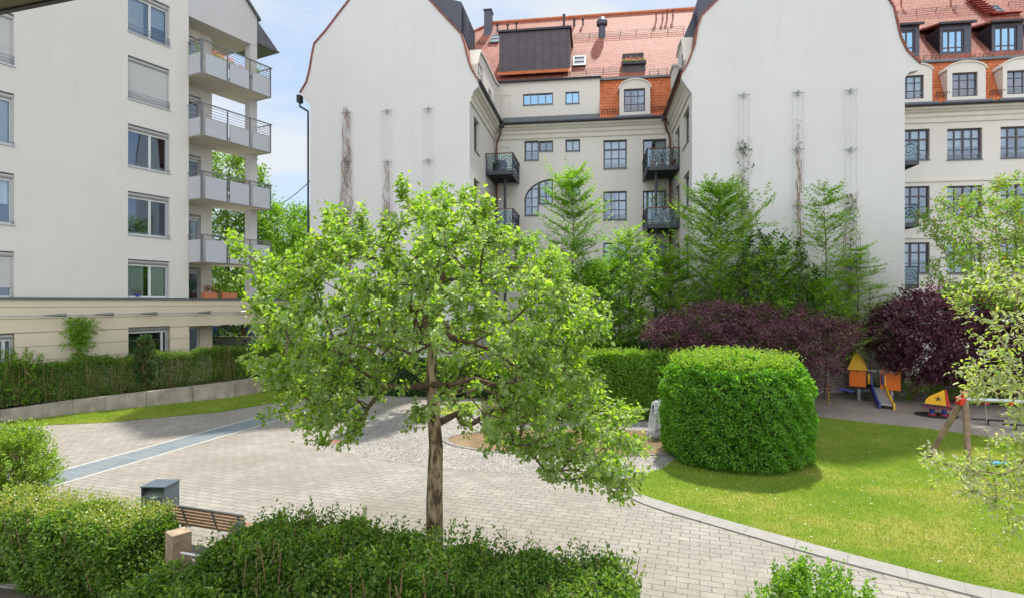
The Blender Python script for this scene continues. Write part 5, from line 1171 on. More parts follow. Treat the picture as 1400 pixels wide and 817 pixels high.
# near hedge in front of the bench and the apple tree (parallel to the paving grid)
hx, hy = 1.0, 0; ax_ = np.array([math.cos(A18), math.sin(A18)]); nx_ = np.array([-ax_[1], ax_[0]])
P0 = np.array([-3.75, 9.25]); P1 = np.array([1.70, 7.55]); ctr_ = (P0+P1)/2 - nx_*.85; ln_ = np.linalg.norm(P1-P0)
hedge_box('long dark privet hedge with small glossy leaves running below the apple trunk', ctr_[0], ctr_[1], ln_, 1.7, 1.22, A18, 78000, M['l_privet'], .066, .034, inn=.3, lumpa=.15, sprigs=620, smat=M['l_privet'], corein=.34, stems=800, upright=.15, sk=(1,.35,1,1),
          hfun=lambda s: (.98-.12*(s+.5)+.035*np.sin(s*19))*(1-.12*np.clip((-.38-s)/.12,0,1)), name='privet_hedge')
c2 = np.array([-6.0, 8.15]); 
lhc = np.array([-7.05, 9.0]); L1 = np.array(G(236,760)); 
e_ = hedge_box('clipped privet hedge with yellowish top growing left of the concrete pillar', -7.25, 9.38, 3.7, 1.25, 1.02, A18, 50000, M['l_privet'], .060, .034, inn=.3, lumpa=.12, sprigs=0, stems=420, upright=.1, sk=(1,.3,1,1), name='privet_hedge', coremat='core', corein=.26)
k = 900; x = rng.uniform(-.5,.5,k)*3.5; y = rng.uniform(-.35,.5,k)*1.15; shoots(np.stack([x,y,np.full(k,1.0)],1), np.array([0,0,1.])+rnd(k)*.5, 9, .18, .045, .024, M['l_privet_light'], e_, 'new_shoots', 0, .75, .3, False)
hedge_box('low leafy ground plants between the concrete pillar and the near privet hedge', -3.9, 7.15, 2.3, 1.2, .62, R(-22), 9000, M['l_privet'], .085, .038, inn=.25, lumpa=.16, sprigs=160, name='leafy_plants', cat='plants', stems=60)
# hedge along the top of the left retaining wall
RW = [G(-70,587),G(0,578),G(100,566),G(200,556),G(320,543),G(390,530),G(425,519)]
wallz = [.44,.47,.56,.64,.74,.74,.6]
def shrub(label, px, Y, w_, h, n, mat, L_, W_, z0=0, name='shrub', ntips=90, k=12, slen=.25, cat='shrub', hd=None, X=None, group=None, two=True, lean=0):
    X0 = (px-CX)/F*Y if X is None else X; e = empty(name, label, cat, (X0,Y,z0), 0, group); hd = hd or w_/2
    a = rng.uniform(0,2*np.pi,ntips); u = rng.uniform(0,1,ntips)**.5; z = rng.uniform(.08,1,ntips); rr = u*np.sqrt(np.clip(1-((z-.5)/.62)**2,0,1))
    tips = np.stack([rr*np.cos(a)*w_/2, rr*np.sin(a)*hd, z*h],1); st = [(0,0,0),(0,0,h*.06),(.02,0,h*.14),(.0,.02,h*.22)]
    S = skeleton(st, tips, step=.2, sag=.1, jit=.02, up_pen=.3); wood('stems', S, .0045, M['twig'], e, (.02,.015), 4, .4, 5)
    N, par, w, term = S; cand = [i for i in range(5,len(N)) if w[i] <= 3]; idx = np.concatenate([np.array(term), rng.choice(cand, int(len(cand)*.6), replace=False)]).astype(int)
    dr = norm(N[idx]-np.array([0,0,h*.3]))*.7+np.array([0,0,.6])+rnd(len(idx))*.4
    shoots(N[idx], dr, k, slen, L_, W_, mat, e, 'foliage', .05, .8, .5, two); return e
mid_a, mid_b = np.array(RW[0]), np.array(RW[5]); d_ = (mid_b-mid_a); ang = math.atan2(d_[1],d_[0]); nn = np.array([-math.sin(ang), math.cos(ang)])
cc = (mid_a+mid_b)/2+nn*.62
hedge_box('reddish twigged loose hedge growing along the top of the left retaining wall', cc[0], cc[1], np.linalg.norm(d_), .85, 1.42, ang, 80000, M['l_privet'], .062, .034, inn=.35, lumpa=.12, z0=.55, stems=480, sprigs=420, core=False, name='hedge', sk=(1,.4,.5,.5), hfun=lambda s: 1.0+.16*(s+.5)+.05*np.sin(s*31))
shrub('light green shrub on the far left top of the retaining wall before the first window', 22, 21.9, 1.9, 2.0, 0, M['l_horn'], .07, .04, z0=.45, ntips=200, k=14)
shrub('bright pale green spirea shrub at the left edge beside the blue paving strip', 12, 12.2, 1.5, 1.5, 0, M['l_bright'], .06, .032, ntips=560, k=30, slen=.34)
shrub('upright bright green bush poking into the bottom right over the paving', 1118, 6.3, 1.15, 1.27, 0, M['l_horn'], .058, .028, ntips=340, k=26, slen=.28)
shrub('small conifer shaped evergreen standing before the ground floor window', 199, 24.6, .75, 1.95, 0, M['l_dark'], .06, .03, z0=.9, ntips=340, k=18, hd=.35, slen=.16, name='evergreen_shrub')
shrub('ferny green ground plants in the bed right of the slide', 1250, 26.3, 4.6, 1.0, 0, M['l_horn2'], .16, .05, ntips=170, k=10, slen=.35, hd=.8, name='fern_plants', cat='plants', two=False)
shrub('low ferny plants in the bed behind the rocking boat', 1330, 25.0, 4.2, .95, 0, M['l_horn2'], .16, .05, ntips=150, k=10, slen=.35, hd=.7, name='fern_plants', cat='plants', two=False)
hedge_box('dark clipped hedge seen under the terrace of the apartment block', (308-CX)/F*33.5, 33.5, 4.5, 1.0, 1.75, R(55), 9000, M['l_dark'], .09, .055, name='hedge', lumpa=.05)
hedge_box('dense dark green shrubbery behind the long clipped hedge', 4.5, 26.2, 7.5, 1.5, 2.6, R(-8), 22000, M['l_dark'], .13, .07, name='shrubbery', cat='shrub', lumpa=.3, sk=(1,.2,.8,.8))
# climber on the beige ground-floor wall
u_, z_ = LF.pv(106,500,-.08); xw, yw = LF.world(u_, -.1); e = empty('climbing_plant', 'leafy climber on bare stems growing up the cream ground floor wall to the rail', 'climber', (xw,yw,0), LA)
k = 330; zz = np.concatenate([rng.uniform(2.55,3.75,260), rng.uniform(1.3,2.6,70)]); xx = rng.normal(size=k)*np.where(zz>2.5,.26,.13); pp = np.stack([xx, -rng.uniform(.02,.28,k), zz],1)
shoots(pp, rnd(k)*.8+np.array([0,-.5,-.3]), 12, .22, .085, .05, M['l_horn2'], e, 'foliage', .3, .8, .4, False)
m = MB()
for i in range(6): x = random.uniform(-.2,.2); m.tube([(x,-.05,0),(x+random.uniform(-.1,.1),-.1,1.3),(x*.6+random.uniform(-.15,.15),-.08,2.6),(x*1.4,-.12,3.6)], .014, 5)
m.build('stems', M['vine'], e)
# climbers on the gable wires
def bare_vine(px, ztop, zbot_px, wid, n, label, mat='vine', lf=None, nl=0, ll=.06, taper=True):
    x, y, zt = WIRES[px]; e = empty('climbing_vine', label, 'climber', (x,y,0), CA, 'climbers on the blank gable walls'); m = MB(); P0, P1, R0 = [], [], []
    for i in range(n):
        z = random.uniform(.0,1)**.8*ztop if i > 8 else 0; xx = random.uniform(-.22,.22); cur = np.array([xx, random.uniform(-.08,.05), z]); vx = random.uniform(-.05,.05)
        L_ = ztop-z if i <= 5 else random.uniform(.8,3.2); q = 0
        while q < L_ and cur[2] < ztop:
            w_ = wid*(1-cur[2]/ztop*.75) if taper else wid; vx = vx*.8+random.uniform(-.13,.13)-cur[0]*.06/max(w_,.1); nxt = cur+np.array([vx, random.uniform(-.03,.03), random.uniform(.12,.3)])
            nxt[0] = max(-w_, min(w_, nxt[0])); P0.append(cur); P1.append(nxt); R0.append(.012 if i <= 5 else .006); cur = nxt; q += .25
    tubes('stems', P0, P1, np.array(R0), np.array(R0)*.9, M[mat], e, 4)
    if lf:
        z = rng.uniform(0,1,nl)**1.2*ztop; xx = rng.normal(size=nl)*wid*.4; P = np.stack([xx, -rng.uniform(0,.14,nl), z],1); shoots(P, rnd(nl)+np.array([0,-.4,0]), 7, .2, ll, ll*.6, M[lf], e, 'foliage', .2, .8, .4, False)
    return e
bare_vine(475, WIRES[475][2]-.1, 0, .62, 120, 'bare brown tangled vine covering the wire nearest the outer corner of the left gable')
bare_vine(530, WIRES[530][2]-3.1, 0, .45, 70, 'thin bare vine climbing half way up the middle wire of the left gable')
z1016 = BF.pv(1016,195,0)[1]; bare_vine(1016, z1016, 0, .38, 34, 'slender sparse green climber on the wire nearest the inner corner of the right gable', lf='l_dark', nl=150, ll=.12, taper=False)
bare_vine(1090, WIRES[1090][2]-.05, 0, .10, 10, 'thin reddish vine reaching the top of the middle wire on the right gable', lf='l_red', nl=90, ll=.06, taper=False)
z1162 = BF.pv(1162,268,0)[1]; bare_vine(1162, z1162, 0, .34, 60, 'brown stemmed climber with few green leaves on the last wire of the right gable', lf='l_dark', nl=60, ll=.12, taper=False)

# ================================================================== RETAINING WALL, GARDEN WALL, BENCH, BIN
rw_ = empty('retaining_wall', 'low stained concrete retaining wall with slab joints below the left hedge', 'wall', (0,0,0))
m = MB()
for i in range(len(RW)-1):
    a, b = np.array(RW[i]), np.array(RW[i+1]); d = b-a; L_ = np.linalg.norm(d); d /= L_; nn_ = np.array([-d[1], d[0]]); k = max(1,round(L_/2.3))
    for j in range(k):
        s0, s1 = j/k, (j+1)/k; z0_, z1_ = wallz[i]+(wallz[i+1]-wallz[i])*s0, wallz[i]+(wallz[i+1]-wallz[i])*s1
        p, q = a+d*L_*s0+d*.008, a+d*L_*s1-d*.008; P = [p,q,q+nn_*.22,p+nn_*.22]; Z = [z0_,z1_,z1_,z0_]
        m.add([(*c,0) for c in P]+[(*c,z) for c,z in zip(P,Z)], [(3,2,1,0),(4,5,6,7)]+[(x,(x+1)%4,4+(x+1)%4,4+x) for x in range(4)])
m.build('concrete_slabs', M['concrete'], rw_)
m = MB()   # raised bed behind it up to the building
for i in range(len(RW)-1):
    a, b = np.array(RW[i]), np.array(RW[i+1]); d = (b-a)/np.linalg.norm(b-a); nn_ = np.array([-d[1], d[0]])
    m.quad((*(a+nn_*.22),wallz[i]-.06),(*(b+nn_*.22),wallz[i+1]-.06),(*(b+nn_*1.9),wallz[i+1]-.06),(*(a+nn_*1.9),wallz[i]-.06))
tag(m.build('raised_soil_bed', M['soil']), kind='structure')
# small spotlight on the lawn strip
# concrete pillar and the low garden wall behind the near hedge
def pillar(px, Y, zt, label):
    X = (px-CX)/F*Y; e = empty('concrete_pillar', label, 'pillar', (X,Y,0), R(-40)); m = MB(); m.box(-.14,.14,-.14,.14,0,zt); m.build('pillar_block', M['sand'], e, bevel=.012); return e
M['sand'] = basic('washed_sandy_concrete', (.38,.285,.20), .95, .35, 9, .9, 120, stain=.7)
pillar(244, 8.75, .93, 'square sandy concrete pillar between the two near hedges'); pillar(18, 10.6, .90, 'pale pillar top showing above the left edge of the near hedge')
gwp = empty('garden_wall', 'low sandy concrete garden wall behind the stems of the near left hedge', 'wall', (-7.2,9.35,0), A18); m = MB()
m.box(-2.6,1.75,-.12,.02,0,.36); m.build('wall_panel', M['sand'], gwp)
m = MB(); m.quad((-10,5.8,.02),(-4.4,5.2,.02),(-4.4,8.3,.02),(-10,9.2,.02)); tag(m.build('front_bed_soil', M['soil']), kind='structure')
gr_ = empty('garden_railing', 'short pale railing bar running right from the concrete pillar', 'railing', (-4.95,8.62,0), A18)
m = MB(); m.tube([(.02,0,.66),(1.9,0,.66)], .02, 8); m.build('top_bar', M['alu'], gr_); m = MB(); m.tube([(.02,0,.30),(1.9,0,.30)], .016, 8); m.build('lower_bar', M['alu'], gr_); m = MB(); m.tube([(1.9,0,0),(1.9,0,.67)], .02, 8); m.build('rail_post', M['alu'], gr_)
# bench (we see its back)
BL = np.array([(211-CX)/F*10.3, 10.3]); BR_ = np.array([(332-CX)/F*9.66, 9.66]); db = BR_-BL; ba = math.atan2(db[1],db[0]); bl_ = np.linalg.norm(db); bc = (BL+BR_)/2
be = empty('park_bench', 'park bench of brown timber slats on a grey metal frame seen from behind', 'bench', (bc[0],bc[1],0), ba)
SLAT = basic('bench_slat_timber', (.30,.20,.13), .6, .25, 9, .3, 40)
m = MB()
for i in range(6): z = .80-.062*i; m.cbox((0,.02+.018*i,z), (bl_,.026,.042), 0, .28)
m.build('backrest', SLAT, be)
m = MB(); m.tube([(-bl_/2,-.012,.835),(bl_/2,-.012,.835)], .017, 8); m.build('top_rail', M['sagegrey'] if 'sagegrey' in M else M['rail'], be)
m = MB()
for i in range(7): m.cbox((0,.20+.062*i,.44-.0*i), (bl_,.05,.03))
m.build('seat', SLAT, be)
GREEN = basic('sage_grey_metal', (.16,.20,.17), .45, .08, 6, metal=.3)
for x in (-bl_/2+.1, -bl_*.17, bl_*.17, bl_/2-.1):
    m = MB(); m.tube([(x,-.02,.82),(x,.05,.62),(x,.14,.43),(x,.6,.41)], .016, 6); m.build('rib', GREEN, be)
for x, hh_ in ((-bl_/2+.03,.93), (bl_/2-.03,.74)):
    m = MB(); m.box(x-.05,x+.05,-.09,.01,0,hh_); m.box(x-.04,x+.04,.01,.62,.36,.41); m.box(x-.04,x+.04,.56,.62,0,.36); m.build('leg', GREEN, be)
bx_, by_ = (219.5-CX)/F*10.95, 10.95; tb = empty('litter_bin', 'square grey metal litter bin with a slanted flap beside the bench', 'bin', (bx_,by_,0), R(-2))
BIN = basic('slate_grey_sheet', (.13,.17,.21), .4, .08, 5, metal=.4); m = MB(); s = .225
zt = .97; m.box(-s,s,-s,s,.06,zt-.30)
for x0,x1,y0,y1 in ((-s,-s+.02,-s,s),(s-.02,s,-s,s),(-s+.02,s-.02,s-.02,s)): m.box(x0,x1,y0,y1,zt-.298,zt-.02)
m.box(-s+.02,s-.02,-s,-s+.02,zt-.298,zt-.22); m.build('body', BIN, tb)
m = MB(); m.box(-s-.012,s+.012,-s-.012,s+.012,zt-.018,zt); m.build('lid', BIN, tb)
m = MB(); m.cbox((0,-.13,zt-.14),(2*s-.05,.22,.012),0,.7); m.build('flap', GREEN, tb)
m = MB(); m.box(-.05,.05,-.05,.05,0,.06); m.build('foot', GREEN, tb)

# ================================================================== PLAYGROUND
# climbing tower with slide
PY = 25.4; px_ = lambda px,py,dy=0: AT(px,py,PY+dy)
sx, sy = px_(1197,547)[:2]; s_ = PY/F
pt_ = empty('play_tower', 'small orange and yellow play tower with a metal slide on the gravel', 'play tower', (sx,sy,0), R(-31))
def lx(px): return (px-1197)*s_*.86
def lz(py): return (545-py)*s_
for x,y in ((lx(1174),-.0),(lx(1218),.0),(lx(1174),.8),(lx(1218),.8)):
    m = MB(); m.tube([(x,y,0),(x,y,lz(503) if y else lz(505))], .075, 12); m.build('post', M['steel'], pt_)
m = MB(); m.box(lx(1163),lx(1229),-.1,.9,lz(527)-.02,lz(527)+.05); m.build('platform', M['black'], pt_)
m = MB(); m.box(lx(1161),lx(1184),-.16,-.12,lz(525),lz(503)); m.build('orange_panel', M['orange'], pt_, bevel=.008)
m = MB(); m.box(lx(1161),lx(1161)+.04,-.115,.9,lz(525),lz(503)); m.build('orange_panel', M['orange'], pt_)
x0,x1 = lx(1203),lx(1230); zt,zb_ = lz(504),lz(527); prof = [(x0,zb_),(x1,zb_),(x1,zt)]
for a,b in ((.99,1),(.99,1.22),(.80,1.22),(.76,1),(.62,1),(.58,1.2),(.40,1.2),(.36,1),(.22,1),(.18,1.22),(0,1.22)): prof.append((x0+(x1-x0)*a, zt+(.0 if b==1 else .14)))
m = MB(); m.prism(prof, LX, -.16, -.12); m.build('battlement_panel', M['orange'], pt_)
m = MB(); m.box(x1-.04,x1,-.115,.9,zb_,zt); m.build('orange_panel', M['orange'], pt_)
m = MB(); rx0, rx1, rt0, ry = lx(1158), lx(1187), lz(502), lz(479); c_ = (rx0+rx1)/2
m.add([(rx0,-.25,rt0),(rx1,-.25,rt0),(rx1,.75,rt0),(rx0,.75,rt0),(c_-.1,.2,ry),(c_+.1,.2,ry),(c_+.1,.3,ry),(c_-.1,.3,ry)],[(0,1,2,3),(4,5,6,7),(0,1,5,4),(1,2,6,5),(2,3,7,6),(3,0,4,7)]); m.build('roof', M['yel'], pt_)
m = MB(); m.tube([(c_,.25,ry),(c_,.25,ry+.2)], [.13,.05], 8); m.build('roof_tip', M['steel'], pt_)
m = MB(); m.tube([(lx(1180),-.14,lz(502)),(lx(1231),-.14,lz(503))], .028, 8); m.tube([(lx(1180),.8,lz(500)),(lx(1220),.8,lz(500))], .028, 8); m.build('crossbar', M['steel'], pt_)
SLx = [(lx(1193),lx(1211)),(lx(1196),lx(1213)),(lx(1202),lx(1220)),(lx(1205),lx(1222))]
zz = [lz(525)+.02, lz(525)-.02, .30, .20, .20]; yy = [-.05,-.25,-1.25,-1.5,-1.85]
xl = [lx(1191),lx(1192),lx(1197),lx(1199),lx(1201)]; xr = [a+.50 for a in xl]
m = MB()
for i in range(4): m.add([(xl[i],yy[i],zz[i]),(xr[i],yy[i],zz[i]),(xr[i+1],yy[i+1],zz[i+1]),(xl[i+1],yy[i+1],zz[i+1])]+[(xl[i],yy[i],zz[i]-.03),(xr[i],yy[i],zz[i]-.03),(xr[i+1],yy[i+1],zz[i+1]-.03),(xl[i+1],yy[i+1],zz[i+1]-.03)],[(0,1,2,3),(4,5,6,7),(0,4,7,3),(1,5,6,2),(0,1,5,4),(2,3,7,6)])
sl_ = m.build('slide', M['chute'], pt_)
for xs, mt, nm in ((xl,'blue','side_rail'),(xr,'yel','side_rail')):
    m = MB(); pts = [(xs[0],yy[0],zz[0]+.55)]
    lo = [(yy[0],-.05),(yy[0],.5),(yy[0]-.12,.55),(yy[1],.16),(yy[2],.09),(yy[3],.09),(yy[4]-.1,.07),(yy[4]-.12,-.2),(yy[3],-.16),(yy[2]+.1,-.16),(yy[1],-.2)]
    zi = lambda y: float(np.interp(-y, [-q for q in yy], zz)); xi = lambda y: float(np.interp(-y, [-q for q in yy], xs))
    vs = []; 
    for dx in (-.03,.03): vs += [(xi(y)+dx,y,zi(y)+o) for y,o in lo]
    n = len(lo); m.add(vs,[tuple(range(n)),tuple(range(2*n-1,n-1,-1))]+[(i,(i+1)%n,n+(i+1)%n,n+i) for i in range(n)]); m.build(nm, M[mt], sl_)
for x,mt in ((lx(1188),'yel'),(lx(1206),'blue')): m = MB(); m.tube([(x,-.16,lz(520)),(x,-.24,lz(512)),(x,-.2,lz(506))], .045, 8); m.build('grab_handle', M[mt], pt_)
m = MB(); m.tube([(lx(1144),-.1,lz(530)),(lx(1168),.0,lz(533))], .06, 8); m.build('blue_tube', M['blue'], pt_)
m = MB(); m.box(lx(1178),lx(1195),.0,.06,lz(535),lz(533)); m.tube([(lx(1183),.03,0),(lx(1183),.03,lz(534))], .03, 6); m.build('step_bar', M['black'], pt_)
x,y,_ = AT(1133,545,25.0); e = empty('rope_pole', 'thin yellow and black climbing pole left of the play tower under the copper beech', 'pole', (x,y,0)); m = MB()
m.tube([(0,0,0),(0,0,1.0)], .025, 8); m.build('pole', M['yel'], e); m = MB()
for i in range(6): m.tube([(0,0,.1+.15*i),(0,0,.15+.15*i)], .03, 8)
m.build('black_bands', M['black'], e)
# rocking boat
BY = 22.3; x,y,_ = AT(1284,567,BY); s_ = BY/F; rb = empty('spring_boat', 'small rocking boat with a yellow sail on two blue springs', 'play equipment', (x,y,0), R(-33))
m = MB(); m.tube([(-.1,0,.008),(-.1,0,.022)], .72, 28); m.build('rubber_mat', M['black'], rb)
for q in (-.22,.16): m = MB(); m.tube([(q,0,.02),(q,0,.30)], .085, 12); m.build('spring', M['blue'], rb)
m = MB(); m.tube([(-.22,0,.03),(-.22,0,.07)], .14, 12); m.tube([(.16,0,.03),(.16,0,.07)], .14, 12); m.build('spring_base', M['red'], rb)
m = MB(); m.prism([(-.55,.36),(.62,.33),(.62,.27),(.45,.26),(-.45,.29)], LX, -.22, .22); m.build('hull', basic('dark_plum_deck', (.14,.04,.06), .5), rb)
m = MB(); m.prism([(-.46,.44),(-.42,.60),(-.30,.74),(.0,.92),(.16,1.02),(.22,.42)], LX, -.015, .015); sa = m.build('sail', M['yel'], rb)
m = MB(); cx_, cz_ = -.03, .66
for a in range(5):
    t_ = a*1.2566+1.57; m.tube([(cx_,-.02,cz_),(cx_+.11*math.cos(t_),-.02,cz_+.11*math.sin(t_))], [.022,.014], 6)
m.build('figure_emblem', M['black'], sa)
m = MB(); m.prism([(.18,1.04),(.23,1.02),(.34,.38),(.24,.38)], LX, -.03, .03); m.build('mast', M['red'], rb)
# swing
sw = empty('swing', 'timber swing frame with red caps and a light blue seat on the lawn', 'swing', (0,0,0))
def tb_(name, a, b, r, mat, n=12): m = MB(); m.tube([a,b], r, n); return m.build(name, M[mat], sw, smooth=False)
A_ = AT(1316,545,15.6); f1 = (*G(1268,628),0); f2 = (*G(1325,646),0); B_ = AT(1404,549,15.35); step_ = np.array(B_)-np.array(A_)
B2 = np.array(A_)+step_*2.0; tb_('beam', A_, tuple(B2), .055, 'steel')
tb_('leg', tuple(np.array(A_)-[.03,0,.05]), f1, .075, 'wood'); tb_('leg', tuple(np.array(A_)+[.05,-.02,-.02]), f2, .075, 'wood')
e1_ = B2; tb_('leg', tuple(e1_), (e1_[0]+.2,e1_[1]+1.0,0), .075, 'wood'); tb_('leg', tuple(e1_), (e1_[0]+.2,e1_[1]-1.0,0), .075, 'wood')
mid_ = np.array(B_); tb_('leg', tuple(mid_), (mid_[0]-.03,mid_[1]-.55,0), .06, 'wood')
for off in ((0,-.02,.0),): m = MB(); m.cbox((A_[0]-.05,A_[1],A_[2]-.06),(.17,.2,.2),0,.1); m.tube([(A_[0]+.05,A_[1],A_[2]+.07),(A_[0]+.05,A_[1],A_[2]+.2)], .09, 12); m.build('corner_cap', M['red'], sw, bevel=.02)
m = MB(); m.cbox((A_[0]+.62,A_[1],A_[2]-.07),(.12,.12,.12)); m.build('bearing', M['red'], sw); m = MB(); q_ = AT(1381,548,15.4); m.cbox((q_[0],q_[1],q_[2]-.05),(.08,.12,.12)); m.build('bearing', M['red'], sw)
m = MB(); s0 = np.array(AT(1365,632,15.4)); m.cbox(tuple(s0),(.5,.2,.045)); m.build('swing_seat', M['skyblue'], sw, bevel=.01)
for dx, px in ((-.24,1347),(.24,1381)):
    t0 = np.array(AT(px,549,15.4)); m = MB(); m.tube([tuple(t0),tuple(s0+[dx,0,.02])], .009, 5); m.build('chain', M['steel'], sw)
# small seesaw-like low beams behind the swing
for i,(px,py,l_,a_,lb_) in enumerate(((1350,581,.9,-22,'low dark balancing board lying on the gravel behind the swing beam'),(1388,588,.7,-12,'short dark board on the gravel at the right edge'))):
    x,y = G(px,py); e = empty('balance_board', lb_, 'play equipment', (x,y,0), R(a_)); m = MB(); m.cbox((0,0,.2),(l_,.12,.05)); m.build('board', M['black'], e); m = MB(); m.tube([(0,0,0),(0,0,.18)], .05, 8); m.build('stand', M['black'], e)

# ================================================================== BALCONY PLANTS, POTS
def flower_box(label, pos, rz, l_, d_=.2, h_=.18, mat='terracotta', leaf='l_horn2', fh=.3, n=60, flowers=0, fm='l_pink', name='flower_box', cat='flower box', group=None):
    e = empty(name, label, cat, pos, rz, group); m = MB(); m.prism([(-l_/2+.02,0),(l_/2-.02,0),(l_/2,h_),(-l_/2,h_)], LX, -d_/2, d_/2); m.build('box', M[mat], e)
    P = np.stack([rng.uniform(-.46,.46,n)*l_, rng.uniform(-.5,.5,n)*d_*1.2, h_+rng.uniform(0,.8,n)*fh*.6],1)
    shoots(P, np.array([0,0,.8])+rnd(n)*.7, 9, fh*.5, .06, .035, M[leaf], e, 'plants', .1, .8, .4, False)
    if flowers:
        P = np.stack([rng.uniform(-.46,.46,flowers)*l_, rng.uniform(-.7,.5,flowers)*d_*1.2, h_+rng.uniform(.1,1,flowers)*fh],1)
        shoots(P, rnd(flowers), 6, .04, .05, .05, M[fm], e, 'flowers', 0, 1, .2, False, jit=.07)['kind'] = 'stuff'
    return e
def pot(label, pos, r, h, mat, leaf, fh, n, fw, group=None, L_=.08):
    e = empty('potted_plant', label, 'potted plant', pos, 0, group); m = MB(); m.tube([(0,0,0),(0,0,h)], [r*.75,r], 14); m.build('pot', M[mat], e)
    P = rng.normal(size=(n,3))*[fw*.4,fw*.4,fh*.28]+[0,0,h+fh*.5]; P[:,2] = np.maximum(P[:,2],h)
    shoots(P, rnd(n)*.8+np.array([0,0,.5]), 9, .18, L_, L_*.5, M[leaf], e, 'foliage', .1, .8, .4, False); m = MB()
    for i in range(5): m.tube([(0,0,h-.02),(random.uniform(-.2,.2)*fw,random.uniform(-.2,.2)*fw,h+fh*.7)], .01, 4)
    m.build('stems', M['twig'], e); return e
def Lw(px, v, z):
    u = LF.pv(px,300,v)[0]; x,y = LF.world(u,v); return (x,y,z)
flower_box('terracotta box with a reddish bush on the terrace ledge beside the balcony door', Lw(286,.02,ledge+.002), LA, .72, .26, .3, leaf='l_red', fh=.5, n=60)
flower_box('terracotta box with tall bright green leaves on the terrace ledge near the column', Lw(312,.02,ledge+.002), LA, .85, .26, .3, leaf='l_horn', fh=1.1, n=190)
flower_box('pink geranium box behind the rail of the top left balcony', Lw(306,-.75,16.35), LA, 1.2, .22, .2, leaf='l_horn2', fh=.3, n=50, flowers=60, mat='panel')
flower_box('flower box with pale pink blooms near the right end of the top left balcony', Lw(331,-.75,16.2), LA, 1.1, .22, .2, leaf='l_horn2', fh=.28, n=40, flowers=50, mat='panel')
pot('tall feathery potted plant at the right end of the top left balcony', Lw(352,-.4,15.73), .2, .4, 'terracotta', 'l_horn', 1.3, 26, .5)
pot('bushy potted shrub at the house end of the top left balcony', Lw(272,-.35,15.73), .2, .4, 'terracotta', 'l_horn2', .9, 40, .6)
pot('small plant in a yellow pot on the third balcony from the top', Lw(335,-.5,9.63), .18, .7, 'yel', 'l_horn', .7, 22, .4)
pot('dark blue pot with a small brown plant on the lowest upper window sill', Lw(188,.16,LF.pv(188,407,0)[1]+.05), .1, .14, 'blue', 'l_red', .14, 10, .22, L_=.05)
def Bw(u, v, z): x,y = BF.world(u,v); return (x,y,z)
w_ = (U1-ul_)
for i,(f_,r_,fh,lbl) in enumerate(((.2,.2,.25,'low terracotta pot with small plants at the left end of the upper right iron balcony'),(.48,.28,.45,'wide terracotta pot in the middle of the upper right iron balcony'),(.80,.22,1.0,'terracotta pot with tall spiky plant, right end of the upper right iron balcony'))):
    pot(lbl, Bw(ul_+w_*f_, vb2+.45, zb2+.26), r_, .38, 'terracotta', 'l_dark', fh, 16+14*i, .5)
pot('big bushy golden shrub on the lower right iron balcony left of the post', Bw(ul_+w_*.28, vb2+.6, zb3+.26), .26, .4, 'concrete', 'l_horn2', 1.9, 90, .75)
pot('dark green leafy shrub right of the post on the lower right iron balcony', Bw(ul_+w_*.72, vb2+.6, zb3+.26), .26, .4, 'concrete', 'l_dark', 1.6, 80, .9)
flower_box('pale planter box standing on the floor of the lower right iron balcony', Bw(ul_+w_*.5, vb2+.3, zb3+.26), CA, w_*.6, .3, .45, mat='trim', leaf='l_dark', fh=.2, n=20)
flower_box('long flower box with mixed pink and white blooms on the roof loggia balustrade', Bw(LOGGIA[0], LOGGIA[1]-.28, LOGGIA[2]-.12), CA, LOGGIA[3]+.1, .25, .18, mat='gutter', leaf='l_horn', fh=.22, n=70, flowers=60, fm='l_pink')
e = empty('balcony_chair', 'dark wicker armchair on the left iron balcony of the white building', 'chair', Bw(.75, vb+.8, zb_+.0 if False else BF.pv(701,238,vb)[1]+.245), CA)
m = MB(); m.box(-.32,.32,-.3,.3,.12,.42); m.build('seat', M['black'], e, bevel=.02); m = MB(); m.box(-.32,.32,.2,.3,.425,.85); m.build('backrest', M['black'], e, bevel=.02)
for x in (-.36,.36): m = MB(); m.box(x-.04,x+.04,-.3,.3,.0,.62); m.build('armrest', M['black'], e)
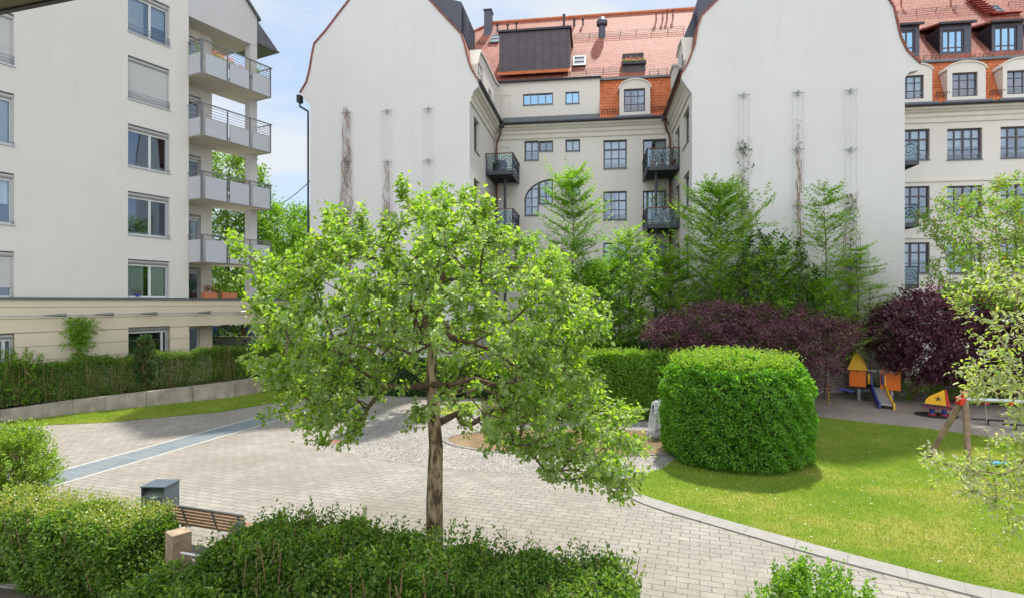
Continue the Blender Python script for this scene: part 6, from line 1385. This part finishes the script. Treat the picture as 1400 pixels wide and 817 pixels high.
# blue container under the terrace
x,y,_ = AT(308,447,31.5); e = empty('parked_van', 'dark blue parked vehicle half hidden behind the terrace of the apartment block', 'vehicle', ((308-CX)/F*41,41,0), R(20)); m = MB()
m.prism([(-2.4,.35),(2.4,.35),(2.4,1.3),(2.0,1.6),(1.4,2.6),(-2.3,2.65),(-2.4,1.5)], LX, -.9, .9); m.build('body', M['blue'], e, bevel=.05); m = MB()
m.prism([(1.8,1.62),(1.35,2.35),(-1.9,2.4),(-1.95,1.6)], LX, -.92, -.905); m.build('side_window', M['glass2'], e)
for q in (-1.4,1.4): m = MB(); m.tube([(q,-.95,.33),(q,-.7,.33)], .33, 20); m.build('wheel', M['black'], e)
e = empty('boundary_wall', 'pale boundary wall seen under the terrace behind the dark clipped hedge', 'wall', ((312-CX)/F*36,36,0), R(-6)); m = MB(); m.box(-3,1.6,-.12,.12,0,2.15); m.build('wall_panel', M['white_render'], e); m = MB(); m.box(-3.03,1.63,-.16,.16,2.152,2.24); m.build('coping', M['concrete'], e)
# own balcony slab over the camera, seen at the top left corner
e = empty('balcony_slab', 'dark underside edge of a balcony slab overhead in the top left corner', 'balcony', (-2.66,3.0,5.915), R(-16.5)); m = MB(); m.box(-4,5.5,-2.6,0,.0,.16); m.build('slab', basic('olive_grey_soffit', (.17,.16,.12), .9, .05), e)
m = MB(); m.box(-4,5.5,.002,.03,-.01,.17); m.build('edge_trim', M['gutter'], e)
# utility wire in the gap
a = np.array(AT(355,292,50)); b = np.array(AT(440,232,44)); e = empty('utility_wire', 'thin utility wire crossing the sky in the gap left of the left gable', 'wire', tuple(a)); m = MB()
m.tube([(b-a)*i/8+np.array([0,0,-.5*math.sin(math.pi*i/8)]) for i in range(9)], .03, 5); m.build('wire', M['black'], e)

# fallen petals and leaf litter on the paving
k = 900; x = rng.uniform(-9,4.5,k); y = rng.uniform(8.5,20,k); P = np.stack([x,y,np.full(k,.022)],1); a = rnd(k); a[:,2] = 0
tag(leaves('leaf_litter', P, a, norm(np.array([0,0,1.])+rnd(k)*.3), .035, .02, leafmat('dry_litter', [(.16,.10,.05),(.10,.13,.04),(.45,.42,.36)], .1), None, False), 'fallen petals and dry leaf litter scattered over the grey paving', 'litter', kind='stuff')
